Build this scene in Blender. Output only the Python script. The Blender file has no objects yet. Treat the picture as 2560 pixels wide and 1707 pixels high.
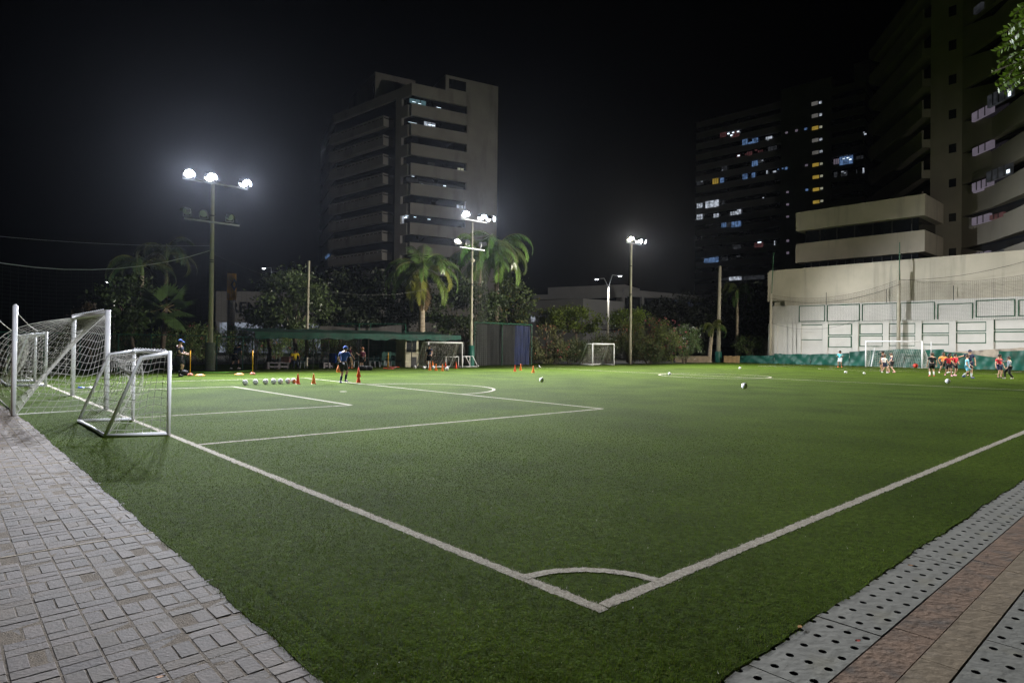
import bpy, bmesh, math, random
import numpy as np
from mathutils import Vector, Matrix
R = math.radians
random.seed(7); rng = np.random.default_rng(7)
scene = bpy.context.scene
COL = scene.collection

# ------------------------------------------------------------------ camera, sky, exposure
CH = 1.6; PITCH = .00819; ROLL = .01151; FPX = 1587.8
cam_data = bpy.data.cameras.new("camera"); cam = bpy.data.objects.new("camera", cam_data); COL.objects.link(cam)
cam_data.sensor_width = 36; cam_data.lens = FPX / 2560 * 36; cam_data.clip_end = 3000; cam_data.clip_start = .05
cam.matrix_world = Matrix.Translation((0, 0, CH)) @ Matrix.Rotation(math.pi/2 + PITCH, 4, 'X') @ Matrix.Rotation(ROLL, 4, 'Z')
scene.camera = cam
world = bpy.data.worlds.new("World"); scene.world = world; world.use_nodes = True
wn = world.node_tree; wn.nodes.clear()
wo = wn.nodes.new("ShaderNodeOutputWorld"); wb = wn.nodes.new("ShaderNodeBackground"); ws = wn.nodes.new("ShaderNodeTexSky")
ws.sky_type = 'NISHITA'; ws.sun_disc = False; ws.sun_elevation = R(-6); ws.sun_rotation = R(200)
wb.inputs['Strength'].default_value = .012
wn.links.new(ws.outputs[0], wb.inputs[0]); wn.links.new(wb.outputs[0], wo.inputs[0])
scene.view_settings.view_transform = 'Standard'; scene.view_settings.look = 'None'
scene.view_settings.exposure = -.1; scene.view_settings.gamma = 1
scene.render.engine = 'CYCLES'
cy = scene.cycles
cy.use_denoising = True
try: cy.denoiser = 'OPENIMAGEDENOISE'; cy.denoising_input_passes = 'RGB_ALBEDO_NORMAL'; cy.denoising_prefilter = 'NONE'
except Exception: pass
cy.max_bounces = 5; cy.diffuse_bounces = 3; cy.glossy_bounces = 2; cy.transmission_bounces = 3; cy.volume_bounces = 0
cy.sample_clamp_indirect = 3; cy.caustics_reflective = False; cy.caustics_refractive = False
FLOOD = 40000.0         # watts of one floodlight head
HAZE = .000032
D1K, D3K = .40, .205     # share of that power in the near touchline's lit lamps

# ------------------------------------------------------------------ calibration helpers
TH = .83376; X0, Y0 = .54442, 3.90619; W = 34.5; L = 64.5
def ST(s, t, z=0.):
    return Vector((X0 + s*math.sin(TH) - t*math.cos(TH), Y0 + s*math.cos(TH) + t*math.sin(TH), z))
SD = Vector((math.sin(TH), math.cos(TH), 0)); TD = Vector((-math.cos(TH), math.sin(TH), 0))
def ray(px, py):
    u = (px-1280)/FPX; v = (py-853.5)/FPX
    c, s = math.cos(ROLL), math.sin(ROLL); u, v = c*u+s*v, -s*u+c*v
    c, s = math.cos(PITCH), math.sin(PITCH)
    return Vector((u, c+s*v, s-c*v))
def G(px, py, z=0.):
    d = ray(px, py); k = (z-CH)/d.z; return Vector((d.x*k, d.y*k, z))
def AT(px, py, depth):
    d = ray(px, py); k = depth/d.y; return Vector((d.x*k, depth, CH+d.z*k))
def on_plane(px, py, A, B):
    """point where the pixel's ray meets the vertical plane through A and B -> (u along AB, z)"""
    d = ray(px, py); e = Vector((B[0]-A[0], B[1]-A[1])); ln = e.length; e /= ln
    n = Vector((-e.y, e.x)); k = (A[0]*n.x+A[1]*n.y)/(d.x*n.x+d.y*n.y)
    x, y = d.x*k, d.y*k
    return (x-A[0])*e.x+(y-A[1])*e.y, CH+d.z*k
def at_s(px, s):      # ground plan point on the line s = const seen in column px
    A = ST(s, 0); B = ST(s, 1); u, z = on_plane(px, 870, A, B); return u
def at_t(px, t):
    A = ST(0, t); B = ST(1, t); u, z = on_plane(px, 870, A, B); return u
def srgb(r, g, b):
    f = lambda c: (c/255/12.92) if c/255 <= .04045 else ((c/255+.055)/1.055)**2.4
    return (f(r), f(g), f(b))

# ------------------------------------------------------------------ materials
MATS = {}
def mat(name, col, rough=.7, var=.25, scale=6., bump=0., metal=0., spec=.4, hue2=None, detail=4, attr=None, stains=None):
    if name in MATS: return MATS[name]
    m = bpy.data.materials.new(name); m.use_nodes = True; nt = m.node_tree; p = nt.nodes['Principled BSDF']
    p.inputs['Roughness'].default_value = rough; p.inputs['Metallic'].default_value = metal
    p.inputs['Specular IOR Level'].default_value = spec
    geo = nt.nodes.new('ShaderNodeTexCoord')
    nz = nt.nodes.new('ShaderNodeTexNoise'); nz.inputs['Scale'].default_value = scale; nz.inputs['Detail'].default_value = detail
    nt.links.new(geo.outputs['Object'], nz.inputs['Vector'])
    rp = nt.nodes.new('ShaderNodeValToRGB')
    a = [c*(1-var) for c in col]; b = [min(1, c*(1+var)) for c in (hue2 or col)]
    rp.color_ramp.elements[0].position = .3; rp.color_ramp.elements[1].position = .7
    rp.color_ramp.elements[0].color = (*a, 1); rp.color_ramp.elements[1].color = (*b, 1)
    nt.links.new(nz.outputs['Fac'], rp.inputs[0])
    out = rp.outputs[0]
    if attr:
        at = nt.nodes.new('ShaderNodeAttribute'); at.attribute_name = attr
        mx = nt.nodes.new('ShaderNodeMixRGB'); mx.blend_type = 'MULTIPLY'; mx.inputs[0].default_value = 1
        nt.links.new(out, mx.inputs[1]); nt.links.new(at.outputs['Color'], mx.inputs[2]); out = mx.outputs[0]
    if stains:
        sc, stc, lo, hi, stretch = stains
        mp = nt.nodes.new('ShaderNodeMapping'); mp.inputs['Scale'].default_value = stretch
        nt.links.new(geo.outputs['Object'], mp.inputs[0])
        n2 = nt.nodes.new('ShaderNodeTexNoise'); n2.inputs['Scale'].default_value = sc; n2.inputs['Detail'].default_value = 6
        nt.links.new(mp.outputs[0], n2.inputs['Vector'])
        mr = nt.nodes.new('ShaderNodeMapRange'); mr.inputs[1].default_value = lo; mr.inputs[2].default_value = hi
        nt.links.new(n2.outputs['Fac'], mr.inputs[0])
        mx = nt.nodes.new('ShaderNodeMixRGB'); mx.inputs[2].default_value = (*stc, 1)
        nt.links.new(mr.outputs[0], mx.inputs[0]); nt.links.new(out, mx.inputs[1]); out = mx.outputs[0]
    nt.links.new(out, p.inputs['Base Color'])
    if bump:
        bp = nt.nodes.new('ShaderNodeBump'); bp.inputs['Strength'].default_value = bump; bp.inputs['Distance'].default_value = .02
        n3 = nt.nodes.new('ShaderNodeTexNoise'); n3.inputs['Scale'].default_value = scale*4; n3.inputs['Detail'].default_value = 5
        nt.links.new(geo.outputs['Object'], n3.inputs['Vector'])
        nt.links.new(n3.outputs['Fac'], bp.inputs['Height']); nt.links.new(bp.outputs[0], p.inputs['Normal'])
    MATS[name] = m; return m
def emat(name, col, strength, var=.5, scale=3.):
    if name in MATS: return MATS[name]
    m = bpy.data.materials.new(name); m.use_nodes = True; nt = m.node_tree; p = nt.nodes['Principled BSDF']
    p.inputs['Base Color'].default_value = (.02, .02, .02, 1); p.inputs['Roughness'].default_value = .3
    if var:
        tc = nt.nodes.new('ShaderNodeTexCoord'); nz = nt.nodes.new('ShaderNodeTexNoise'); nz.inputs['Scale'].default_value = scale
        nt.links.new(tc.outputs['Object'], nz.inputs['Vector'])
        rp = nt.nodes.new('ShaderNodeValToRGB'); rp.color_ramp.elements[0].position = .35; rp.color_ramp.elements[1].position = .65
        rp.color_ramp.elements[0].color = (*[c*(1-var) for c in col], 1); rp.color_ramp.elements[1].color = (*col, 1)
        nt.links.new(nz.outputs['Fac'], rp.inputs[0]); nt.links.new(rp.outputs[0], p.inputs['Emission Color'])
    else: p.inputs['Emission Color'].default_value = (*col, 1)
    p.inputs['Emission Strength'].default_value = strength
    MATS[name] = m; return m

# ------------------------------------------------------------------ object helpers
ROOT = {}
def thing(name, label, cat, loc=(0, 0, 0), group=None):
    o = bpy.data.objects.new(name, None); COL.objects.link(o); o.location = loc; o.empty_display_size = .2
    o['label'] = label; o['category'] = cat
    if group: o['group'] = group
    ROOT[o.name] = Vector(loc); return o
def tag(o, label, cat, group=None):
    o['label'] = label; o['category'] = cat
    if group: o['group'] = group
    return o
class MB:
    def __init__(s): s.v = []; s.f = []; s.c = []; s.m = []; s.mi = 0; s.col = None
    def add(s, vs, fs):
        b = len(s.v); s.v += [tuple(v) for v in vs]
        for f in fs:
            s.f.append([b+i for i in f]); s.c.append(s.col or (1, 1, 1)); s.m.append(s.mi)
        return s
    def quad(s, a, b, c, d): return s.add([a, b, c, d], [(0, 1, 2, 3)])
    def hexa(s, p):          # 4 bottom (ccw) + 4 top
        return s.add(p, [(3, 2, 1, 0), (4, 5, 6, 7), (0, 1, 5, 4), (1, 2, 6, 5), (2, 3, 7, 6), (3, 0, 4, 7)])
    def box(s, c, sx, sy, sz, rz=0., ax=None):
        X = Vector((math.cos(rz), math.sin(rz), 0)); Y = Vector((-math.sin(rz), math.cos(rz), 0)); Z = Vector((0, 0, 1))
        if ax: X, Y, Z = ax
        c = Vector(c); X, Y, Z = X*sx/2, Y*sy/2, Z*sz/2
        return s.hexa([c-X-Y-Z, c+X-Y-Z, c+X+Y-Z, c-X+Y-Z, c-X-Y+Z, c+X-Y+Z, c+X+Y+Z, c-X+Y+Z])
    def tube(s, p0, p1, r0, r1=None, n=8, caps=True):
        r1 = r0 if r1 is None else r1; return s.path([p0, p1], [r0, r1], n, caps)
    def path(s, pts, rad, n=6, caps=True):
        pts = [Vector(p) for p in pts]; rad = rad if isinstance(rad, (list, tuple)) else [rad]*len(pts)
        vs = []; fs = []; prev = None
        for i, p in enumerate(pts):
            t = (pts[min(i+1, len(pts)-1)]-pts[max(i-1, 0)])
            t = t.normalized() if t.length > 1e-9 else Vector((0, 0, 1))
            if prev is None:
                a = Vector((0, 0, 1)) if abs(t.z) < .9 else Vector((1, 0, 0)); u = t.cross(a).normalized()
            else: u = (prev-t*prev.dot(t)).normalized() if (prev-t*prev.dot(t)).length > 1e-6 else prev
            prev = u; w = t.cross(u)
            for k in range(n):
                an = 2*math.pi*k/n; vs.append(p+(u*math.cos(an)+w*math.sin(an))*rad[i])
        for i in range(len(pts)-1):
            for k in range(n):
                k2 = (k+1) % n; fs.append((i*n+k, i*n+k2, (i+1)*n+k2, (i+1)*n+k))
        if caps and n > 2: fs.append(tuple(range(n))[::-1]); fs.append(tuple((len(pts)-1)*n+k for k in range(n)))
        return s.add(vs, fs)
    def lathe(s, c, prof, n=16, sx=1, sy=1):
        c = Vector(c); vs = []; fs = []
        for r, z in prof:
            for k in range(n):
                a = 2*math.pi*k/n; vs.append(c+Vector((r*math.cos(a)*sx, r*math.sin(a)*sy, z)))
        for i in range(len(prof)-1):
            for k in range(n):
                k2 = (k+1) % n; fs.append((i*n+k, i*n+k2, (i+1)*n+k2, (i+1)*n+k))
        fs.append(tuple(range(n))[::-1]); fs.append(tuple((len(prof)-1)*n+k for k in range(n)))
        return s.add(vs, fs)
    def ball(s, c, r, n=12, m=8, sz=1.):
        prof = [(max(1e-4, r*math.sin(math.pi*i/m)), -r*sz*math.cos(math.pi*i/m)) for i in range(m+1)]
        return s.lathe(c, prof, n)
    def prism(s, poly, z0, z1):
        n = len(poly); vs = [(p[0], p[1], z0) for p in poly]+[(p[0], p[1], z1) for p in poly]
        fs = [tuple(range(n))[::-1], tuple(range(n, 2*n))]+[(i, (i+1) % n, n+(i+1) % n, n+i) for i in range(n)]
        return s.add(vs, fs)
    def fbox(s, A, B, u0, u1, z0, z1, d0, d1):
        """box on the facade line A->B; d measured outward (to the right-hand side of A->B, towards the viewer)"""
        A = Vector((A[0], A[1], 0)); e = Vector((B[0]-A[0], B[1]-A[1], 0)).normalized(); n = Vector((e.y, -e.x, 0))
        P = lambda u, d, z: A+e*u+n*d+Vector((0, 0, z))
        return s.hexa([P(u0, d1, z0), P(u1, d1, z0), P(u1, d0, z0), P(u0, d0, z0), P(u0, d1, z1), P(u1, d1, z1), P(u1, d0, z1), P(u0, d0, z1)])
    def build(s, name, m, parent=None, smooth=False, loc=None, colors=False):
        base = Vector((0, 0, 0))
        if parent is not None: base = ROOT[parent.name]
        elif loc is not None: base = Vector(loc)
        me = bpy.data.meshes.new(name)
        vs = [(v[0]-base.x, v[1]-base.y, v[2]-base.z) for v in s.v]
        me.from_pydata(vs, [], s.f)
        for mm in (m if isinstance(m, list) else [m]): me.materials.append(mm)
        if any(s.m): me.polygons.foreach_set('material_index', s.m)
        if smooth: me.polygons.foreach_set('use_smooth', [True]*len(me.polygons))
        if colors:
            at = me.color_attributes.new('col', 'FLOAT_COLOR', 'CORNER')
            arr = []
            for f, c in zip(s.f, s.c): arr += [c[0], c[1], c[2], 1.]*len(f)
            at.data.foreach_set('color', arr)
        me.update()
        o = bpy.data.objects.new(name, me); COL.objects.link(o)
        if parent is not None: o.parent = parent; ROOT[o.name] = base
        else:
            if loc is not None: o.location = base
            ROOT[o.name] = base
        return o
def struct(o, kind='structure'): o['kind'] = kind; return o
def dup(root, loc, label=None, rz=0., scale=None, group=None):
    r = root.copy(); COL.objects.link(r); r.location = loc; r.rotation_euler = (0, 0, rz)
    if scale: r.scale = (scale,)*3 if not isinstance(scale, tuple) else scale
    if label: r['label'] = label
    if group: r['group'] = group
    for ch in list(root.children):
        c = ch.copy(); COL.objects.link(c); c.parent = r
        for g in list(ch.children):
            d = g.copy(); COL.objects.link(d); d.parent = c
    ROOT[r.name] = Vector(loc); return r
SKINS = []
def skin(name, verts, edges, m, parent, sub=1, smooth=True, hands=None):
    """verts: list of (co, rx) in world space"""
    base = ROOT[parent.name]
    me = bpy.data.meshes.new(name); me.from_pydata([tuple(Vector(v[0])-base) for v in verts], edges, [])
    for mm in (m if isinstance(m, list) else [m]): me.materials.append(mm)
    o = bpy.data.objects.new(name, me); COL.objects.link(o); o.parent = parent; ROOT[o.name] = base
    md = o.modifiers.new('skin', 'SKIN'); md.use_smooth_shade = True
    lay = me.skin_vertices[0].data
    for i, v in enumerate(verts):
        r = v[1] if isinstance(v[1], tuple) else (v[1], v[1]); lay[i].radius = r; lay[i].use_root = (i == 0)
    sd = o.modifiers.new('sub', 'SUBSURF'); sd.levels = sub; sd.render_levels = sub
    SKINS.append((o, hands)); return o
def bake_skins():
    bpy.context.view_layer.update(); dg = bpy.context.evaluated_depsgraph_get()
    done = [(o, h, bpy.data.meshes.new_from_object(o.evaluated_get(dg))) for o, h in SKINS]
    for o, h, me in done:
        o.modifiers.clear(); old = o.data
        if not me.materials:
            for mm in old.materials: me.materials.append(mm)
        if h:
            base = ROOT[o.parent.name]
            bm = bmesh.new(); bm.from_mesh(me)
            vv = [bm.verts.new(Vector(v)-base) for v in h.v]
            for f, mi in zip(h.f, h.m):
                try:
                    fc = bm.faces.new([vv[i] for i in f]); fc.material_index = mi; fc.smooth = True
                except ValueError: pass
            bm.to_mesh(me); bm.free()
        o.data = me
# ------------------------------------------------------------------ GROUND
m_earth = mat('dark_earth', (.05, .045, .035), .95, .3, 1.2, .4)
g = MB(); g.quad((-900, -300, -.08), (900, -300, -.08), (900, 1500, -.08), (-900, 1500, -.08))
struct(g.build('ground', m_earth))
TURF = dict(c=(.030, .068, .016))
m_turf = mat('turf', (.035, .061, .006), .95, .42, 16., .9, spec=.03, hue2=(.043, .069, .008), detail=9)
# broad tonal patches on the turf (worn and brushed areas)
nt = m_turf.node_tree; p = nt.nodes['Principled BSDF']; lk = p.inputs['Base Color'].links[0].from_socket
tc = nt.nodes.new('ShaderNodeTexCoord'); n2 = nt.nodes.new('ShaderNodeTexNoise'); n2.inputs['Scale'].default_value = .5; n2.inputs['Detail'].default_value = 6
nt.links.new(tc.outputs['Object'], n2.inputs['Vector'])
r2 = nt.nodes.new('ShaderNodeValToRGB'); r2.color_ramp.elements[0].color = (.72, .74, .7, 1); r2.color_ramp.elements[1].color = (1.2, 1.16, 1.1, 1)
r2.color_ramp.elements[0].position = .35; r2.color_ramp.elements[1].position = .68
nt.links.new(n2.outputs['Fac'], r2.inputs[0]); mx = nt.nodes.new('ShaderNodeMixRGB'); mx.blend_type = 'MULTIPLY'; mx.inputs[0].default_value = 1
nt.links.new(lk, mx.inputs[1]); nt.links.new(r2.outputs[0], mx.inputs[2]); nt.links.new(mx.outputs[0], p.inputs['Base Color'])
p.inputs['Sheen Weight'].default_value = .0; p.inputs['Sheen Roughness'].default_value = .5; p.inputs['Sheen Tint'].default_value = (.55, .8, .5, 1)

ZT = .0055
def edge_l(t):  # turf edge along the pavers, s as a function of t
    return -1.65 + .006*math.sin(t*3.1)+.005*math.sin(t*7.7+1) - .05*max(0, t-13)*.6
def edge_r(s):
    return -.935 + .008*math.sin(s*2.7)+.006*math.sin(s*6.3+2)
tb = MB()
poly = [ST(-1.65, edge_r(-1.65))]
for i in range(1, 700): s = -1.65+i*.1; poly.append(ST(s, edge_r(s)+rng.normal(0, .006)))
poly += [ST(68.6, -.93), ST(68.6, 37.2)]
poly += [ST(-1.7, 37.2)]
for i in range(370, -9, -1): t = i*.1; poly.append(ST(edge_l(t)+rng.normal(0, .005), t))
np_ = len(poly); tb.add([(q.x, q.y, ZT) for q in poly]+[(q.x, q.y, -.03) for q in poly], [tuple(range(np_))]+[(i, (i+1) % np_, np_+(i+1) % np_, np_+i) for i in range(np_)])
struct(tb.build('turf', m_turf))
# the practice strip of turf beyond the fence
tb = MB(); tb.quad(ST(-40, 37.2, ZT-.004), ST(40, 37.2, ZT-.004), ST(40, 48, ZT-.004), ST(-40, 48, ZT-.004))
struct(tb.build('practice_turf', m_turf))

# pitch markings
m_line = mat('line_fibre', (.36, .325, .27), .9, .4, 60., .6, spec=.1, detail=3)
ml = MB(); ZL = ZT+.0025
LW = .056
def jl(p0, p1, w=LW, step=.04, far=False):
    global ZL
    ZL += .00012
    if not far: w -= .010
    d = (p1-p0); n = max(1, int(d.length/(step if not far else .6))); nn = Vector((-d.y, d.x, 0)).normalized()
    vs = []; 
    for i in range(n+1):
        q = p0+d*(i/n); j1, j2 = (rng.normal(0, .006), rng.normal(0, .006)) if not far else (0, 0)
        vs += [(q.x+nn.x*(w+j1), q.y+nn.y*(w+j1), ZL), (q.x-nn.x*(w+j2), q.y-nn.y*(w+j2), ZL)]
    ml.add(vs, [(2*i, 2*i+1, 2*i+3, 2*i+2) for i in range(n)])
def arcl(c, r, a0, a1, n=40, w=LW):
    global ZL
    ZL += .00012
    vs = []
    for i in range(n+1):
        a = a0+(a1-a0)*i/n; j = rng.normal(0, .005)
        q0 = ST(c[0]+(r+w+j)*math.cos(a), c[1]+(r+w+j)*math.sin(a)); q1 = ST(c[0]+(r-w+j)*math.cos(a), c[1]+(r-w+j)*math.sin(a))
        vs += [(q0.x, q0.y, ZL), (q1.x, q1.y, ZL)]
    ml.add(vs, [(2*i, 2*i+1, 2*i+3, 2*i+2) for i in range(n)])
PD, PN, GD, GN = 9.9, 8.16, 5.13, 12.75; PC = W/2+.1; RC = 3.15
e = LW
jl(ST(0, -e), ST(0, 16)); jl(ST(0, 16), ST(0, W), far=True)
jl(ST(e, 0), ST(12, 0)); jl(ST(12, 0), ST(L, 0), far=True)
jl(ST(0, W), ST(L, W), far=True); jl(ST(L, 0), ST(L, W), far=True)
HS = 31.2
jl(ST(HS, e), ST(HS, W), far=True)
for (s0, sg) in ((0, 1), (L, -1)):
    for a, b in ((PD, PN), (GD, GN)):
        jl(ST(s0+sg*e, b), ST(s0+sg*a, b), step=.08); jl(ST(s0+sg*a, b), ST(s0+sg*a, W-b), far=True); jl(ST(s0+sg*e, W-b), ST(s0+sg*a, W-b), far=True)
    arcl((s0+sg*PD, PC), RC, -math.pi/2, math.pi/2 if sg > 0 else -1.5*math.pi)
    c = ST(s0+sg*7.28, PC); ml.prism([(c.x+.13*math.cos(a), c.y+.13*math.sin(a)) for a in np.linspace(0, 6.28, 13)[:-1]], ZL-.001, ZL)
arcl((HS, PC), RC, 0, 2*math.pi, 70)
arcl((0, 0), .66, 0, math.pi/2, 30, .042)
struct(ml.build('pitch_markings', m_line))

# grass fibres of the near turf
def grass(n, dmin, dmax, h, w):
    ang = rng.uniform(-.74, .74, n); q_ = rng.random(n); d = dmin*(dmax/dmin)**(q_**1.15); fade = np.clip((dmax-d)/(dmax*.45), .25, 1)
    x = d*np.sin(ang)/np.cos(ang)*np.cos(.0); x = d*np.tan(ang); y = d
    ds, dt = x-X0, y-Y0
    s = ds*math.sin(TH)+dt*math.cos(TH); t = -ds*math.cos(TH)+dt*math.sin(TH)
    el = -1.65+.006*np.sin(t*3.1)+.005*np.sin(t*7.7+1)-.05*np.maximum(0, t-13)*.6
    er = -.935+.008*np.sin(s*2.7)+.006*np.sin(s*6.3+2)
    fr_ = np.abs(rng.normal(0, .013, n)); k = (s > el-fr_) & (t > er-fr_)
    x, y, s, t = x[k], y[k], s[k], t[k]; n = len(x)
    lw = LW+rng.normal(0, .008, n)-.002; line = (np.abs(s) < lw) & (t > -lw) | (np.abs(t) < lw) & (s > -lw)
    line |= (np.abs(np.hypot(s, t)-.66) < lw-.006) & (s > 0) & (t > 0)
    line |= (np.abs(t-PN) < lw) & (s > 0) & (s < PD) | (np.abs(s-PD) < lw) & (t > PN)
    a = rng.uniform(0, 2*math.pi, n); hh = h*rng.uniform(.6, 1.15, n)*fade[k]; lean = rng.uniform(.1, 1.1, n)*hh
    la = a+rng.normal(0, .6, n)+1.5
    ww = w*rng.uniform(.7, 1.2, n)*np.clip(d[k]/4.5, 1, 3)
    z0 = np.full(n, ZT-.002)
    v = np.zeros((n, 3, 3))
    v[:, 0] = np.stack([x-np.cos(a)*ww/2, y-np.sin(a)*ww/2, z0], 1)
    v[:, 1] = np.stack([x+np.cos(a)*ww/2, y+np.sin(a)*ww/2, z0], 1)
    v[:, 2] = np.stack([x+np.cos(la)*lean, y+np.sin(la)*lean, z0+hh], 1)
    patch = .9+.16*np.sin(x*2.3+1.3*np.sin(y*1.7))*np.sin(y*2.9+np.sin(x*1.1))
    def vnoise(cell, sd):
        r_ = np.random.default_rng(sd).random((256, 256)); u, v_ = x/cell, y/cell; iu, iv = np.floor(u).astype(int), np.floor(v_).astype(int); fu, fv = u-iu, v_-iv
        fu = fu*fu*(3-2*fu); fv = fv*fv*(3-2*fv); g_ = lambda a, c_: r_[a % 256, c_ % 256]
        return (g_(iu, iv)*(1-fu)+g_(iu+1, iv)*fu)*(1-fv)+(g_(iu, iv+1)*(1-fu)+g_(iu+1, iv+1)*fu)*fv
    patch = patch*(.45+.55*vnoise(.03, 1)+.4*vnoise(.08, 2)+.25*vnoise(.35, 3))
    b = rng.uniform(.65, 1.35, n)*patch
    c = np.stack([b*(.058+.020*rng.random(n)), b*.106, b*.010, np.ones(n)], 1)
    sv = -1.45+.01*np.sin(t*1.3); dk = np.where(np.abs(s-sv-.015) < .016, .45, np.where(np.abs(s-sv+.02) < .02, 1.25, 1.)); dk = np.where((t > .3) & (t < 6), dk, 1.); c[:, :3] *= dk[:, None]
    yl = rng.random(n) < .05; c[yl, :3] = np.array([.13, .12, .05]); fl_ = rng.random(n) < .0006; c[fl_, :3] = np.array([.6, .58, .5])
    lb = rng.uniform(.45, 1.4, n); c[line] = np.stack([lb*.41, lb*.365, lb*.30, np.ones(n)], 1)[line]
    return v, c
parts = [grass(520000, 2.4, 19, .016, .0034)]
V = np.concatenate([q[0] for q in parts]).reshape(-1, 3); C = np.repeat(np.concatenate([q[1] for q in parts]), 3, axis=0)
n = len(V)//3
me = bpy.data.meshes.new('grass'); me.vertices.add(len(V)); me.vertices.foreach_set('co', V.ravel().astype('f4'))
me.loops.add(len(V)); me.loops.foreach_set('vertex_index', np.arange(len(V), dtype='i4'))
me.polygons.add(n); me.polygons.foreach_set('loop_start', np.arange(0, 3*n, 3, dtype='i4')); me.polygons.foreach_set('loop_total', np.full(n, 3, dtype='i4'))
at = me.color_attributes.new('col', 'FLOAT_COLOR', 'CORNER'); at.data.foreach_set('color', C.ravel().astype('f4'))
me.update(); me.validate()
m_fib = mat('grass_fibre', (1, 1, 1), .75, .0, 1., attr='col', spec=.04)
nt = m_fib.node_tree; p = nt.nodes['Principled BSDF']; out = [q for q in nt.nodes if q.type == 'OUTPUT_MATERIAL'][0]
tr = nt.nodes.new('ShaderNodeBsdfTranslucent'); ms = nt.nodes.new('ShaderNodeMixShader'); ms.inputs[0].default_value = .45
nt.links.new(p.inputs['Base Color'].links[0].from_socket, tr.inputs[0]); nt.links.new(p.outputs[0], ms.inputs[1]); nt.links.new(tr.outputs[0], ms.inputs[2]); nt.links.new(ms.outputs[0], out.inputs[0])
me.materials.append(m_fib); o = bpy.data.objects.new('grass', me); COL.objects.link(o); struct(o, 'stuff')

# ------------------------------------------------------------------ PAVERS on the left
m_pav = mat('paver', (.092, .070, .055), .85, .22, 14., .22, attr='col', stains=(2.2, (.075, .055, .036), .54, .70, (1, 1, 1)))
m_sand = mat('joint_sand', (.12, .086, .052), .95, .3, 30., .4)
sb = MB(); sb.quad(ST(-14, -6, .0012), ST(-1.4, -6, .0012), ST(-1.4, 30, .0012), ST(-14, 30, .0012)); struct(sb.build('paving_bed', m_sand))
pv = MB(); B_ = .19; J = .008
def brick(s0, s1, t0, t1):
    z = .0028+rng.normal(0, .0010); tl = rng.normal(0, .0008, 4); bv = .0025
    k = rng.normal(1, .13); k = max(.6, k)
    if rng.random() < .05: k *= 1.3
    if rng.random() < .14: pv.col = (k*.82, k*.72, k*.55)
    else: pv.col = (k*.97+rng.normal(0, .015), k*.96, k*(1+rng.normal(0, .03)))
    o_ = [ST(s0, t0), ST(s1, t0), ST(s1, t1), ST(s0, t1)]; i_ = [ST(s0+bv, t0+bv), ST(s1-bv, t0+bv), ST(s1-bv, t1-bv), ST(s0+bv, t1-bv)]
    vs = [(q.x, q.y, -.03) for q in o_]+[(q.x, q.y, z-bv*.8+tl[i]) for i, q in enumerate(o_)]+[(q.x, q.y, z+tl[i]) for i, q in enumerate(i_)]
    fs = [(8, 9, 10, 11)]+[(i, (i+1) % 4, 4+(i+1) % 4, 4+i) for i in range(4)]+[(4+i, 4+(i+1) % 4, 8+(i+1) % 4, 8+i) for i in range(4)]
    pv.add(vs, fs)
JT = [(3.33, 3.37), (7.62, 7.65), (12.0, 12.03)]
for ci in range(32):
    s1 = -1.61-ci*B_; s0 = s1-B_; cj = J+.003*rng.random()+(.004 if rng.random() < .3 else 0)
    t = -3.2+.0; k = 0
    while t < 18:
        hit = [j for j in JT if t < j[0] < t+B_*.75]
        q = ST(s0, t)
        vis = q.y > 1.6 and abs(q.x) < q.y*.9+.8
        if vis:
            if k % 2 == 0:
                g2 = .005+.008*rng.random(); mid = (s0+s1)/2
                brick(s0+cj/2, mid-g2/2, t+J/2, t+B_-J/2); brick(mid+g2/2, s1-cj/2, t+J/2, t+B_-J/2)
            else:
                brick(s0+cj/2, s1-cj/2, t+J/3, t+B_/2-J/3); brick(s0+cj/2, s1-cj/2, t+B_/2+J/3, t+B_-J/3)
        t += B_; k += 1
        if any(t-B_ < j[0] <= t for j in JT): t += .04
struct(pv.build('pavers', m_pav, colors=True))
m_mort = mat('mortar', (.24, .185, .115), .9, .2, 20., .3)
mj = MB()
for n_, (a, b) in enumerate(JT):
    ts = -3.2
    # position where the brick rows left the 4 cm gap
    k_ = math.ceil((a+3.2-.04*n_)/B_ - 1e-6); g0 = -3.2+k_*B_+.04*n_
    mj.hexa([ST(-8, g0+.004, -.03), ST(-1.63, g0+.004, -.03), ST(-1.63, g0+.036, -.03), ST(-8, g0+.036, -.03), ST(-8, g0+.004, .004), ST(-1.63, g0+.004, .004), ST(-1.63, g0+.036, .004), ST(-8, g0+.036, .004)])
struct(mj.build('mortar_joints', m_mort))

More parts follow.
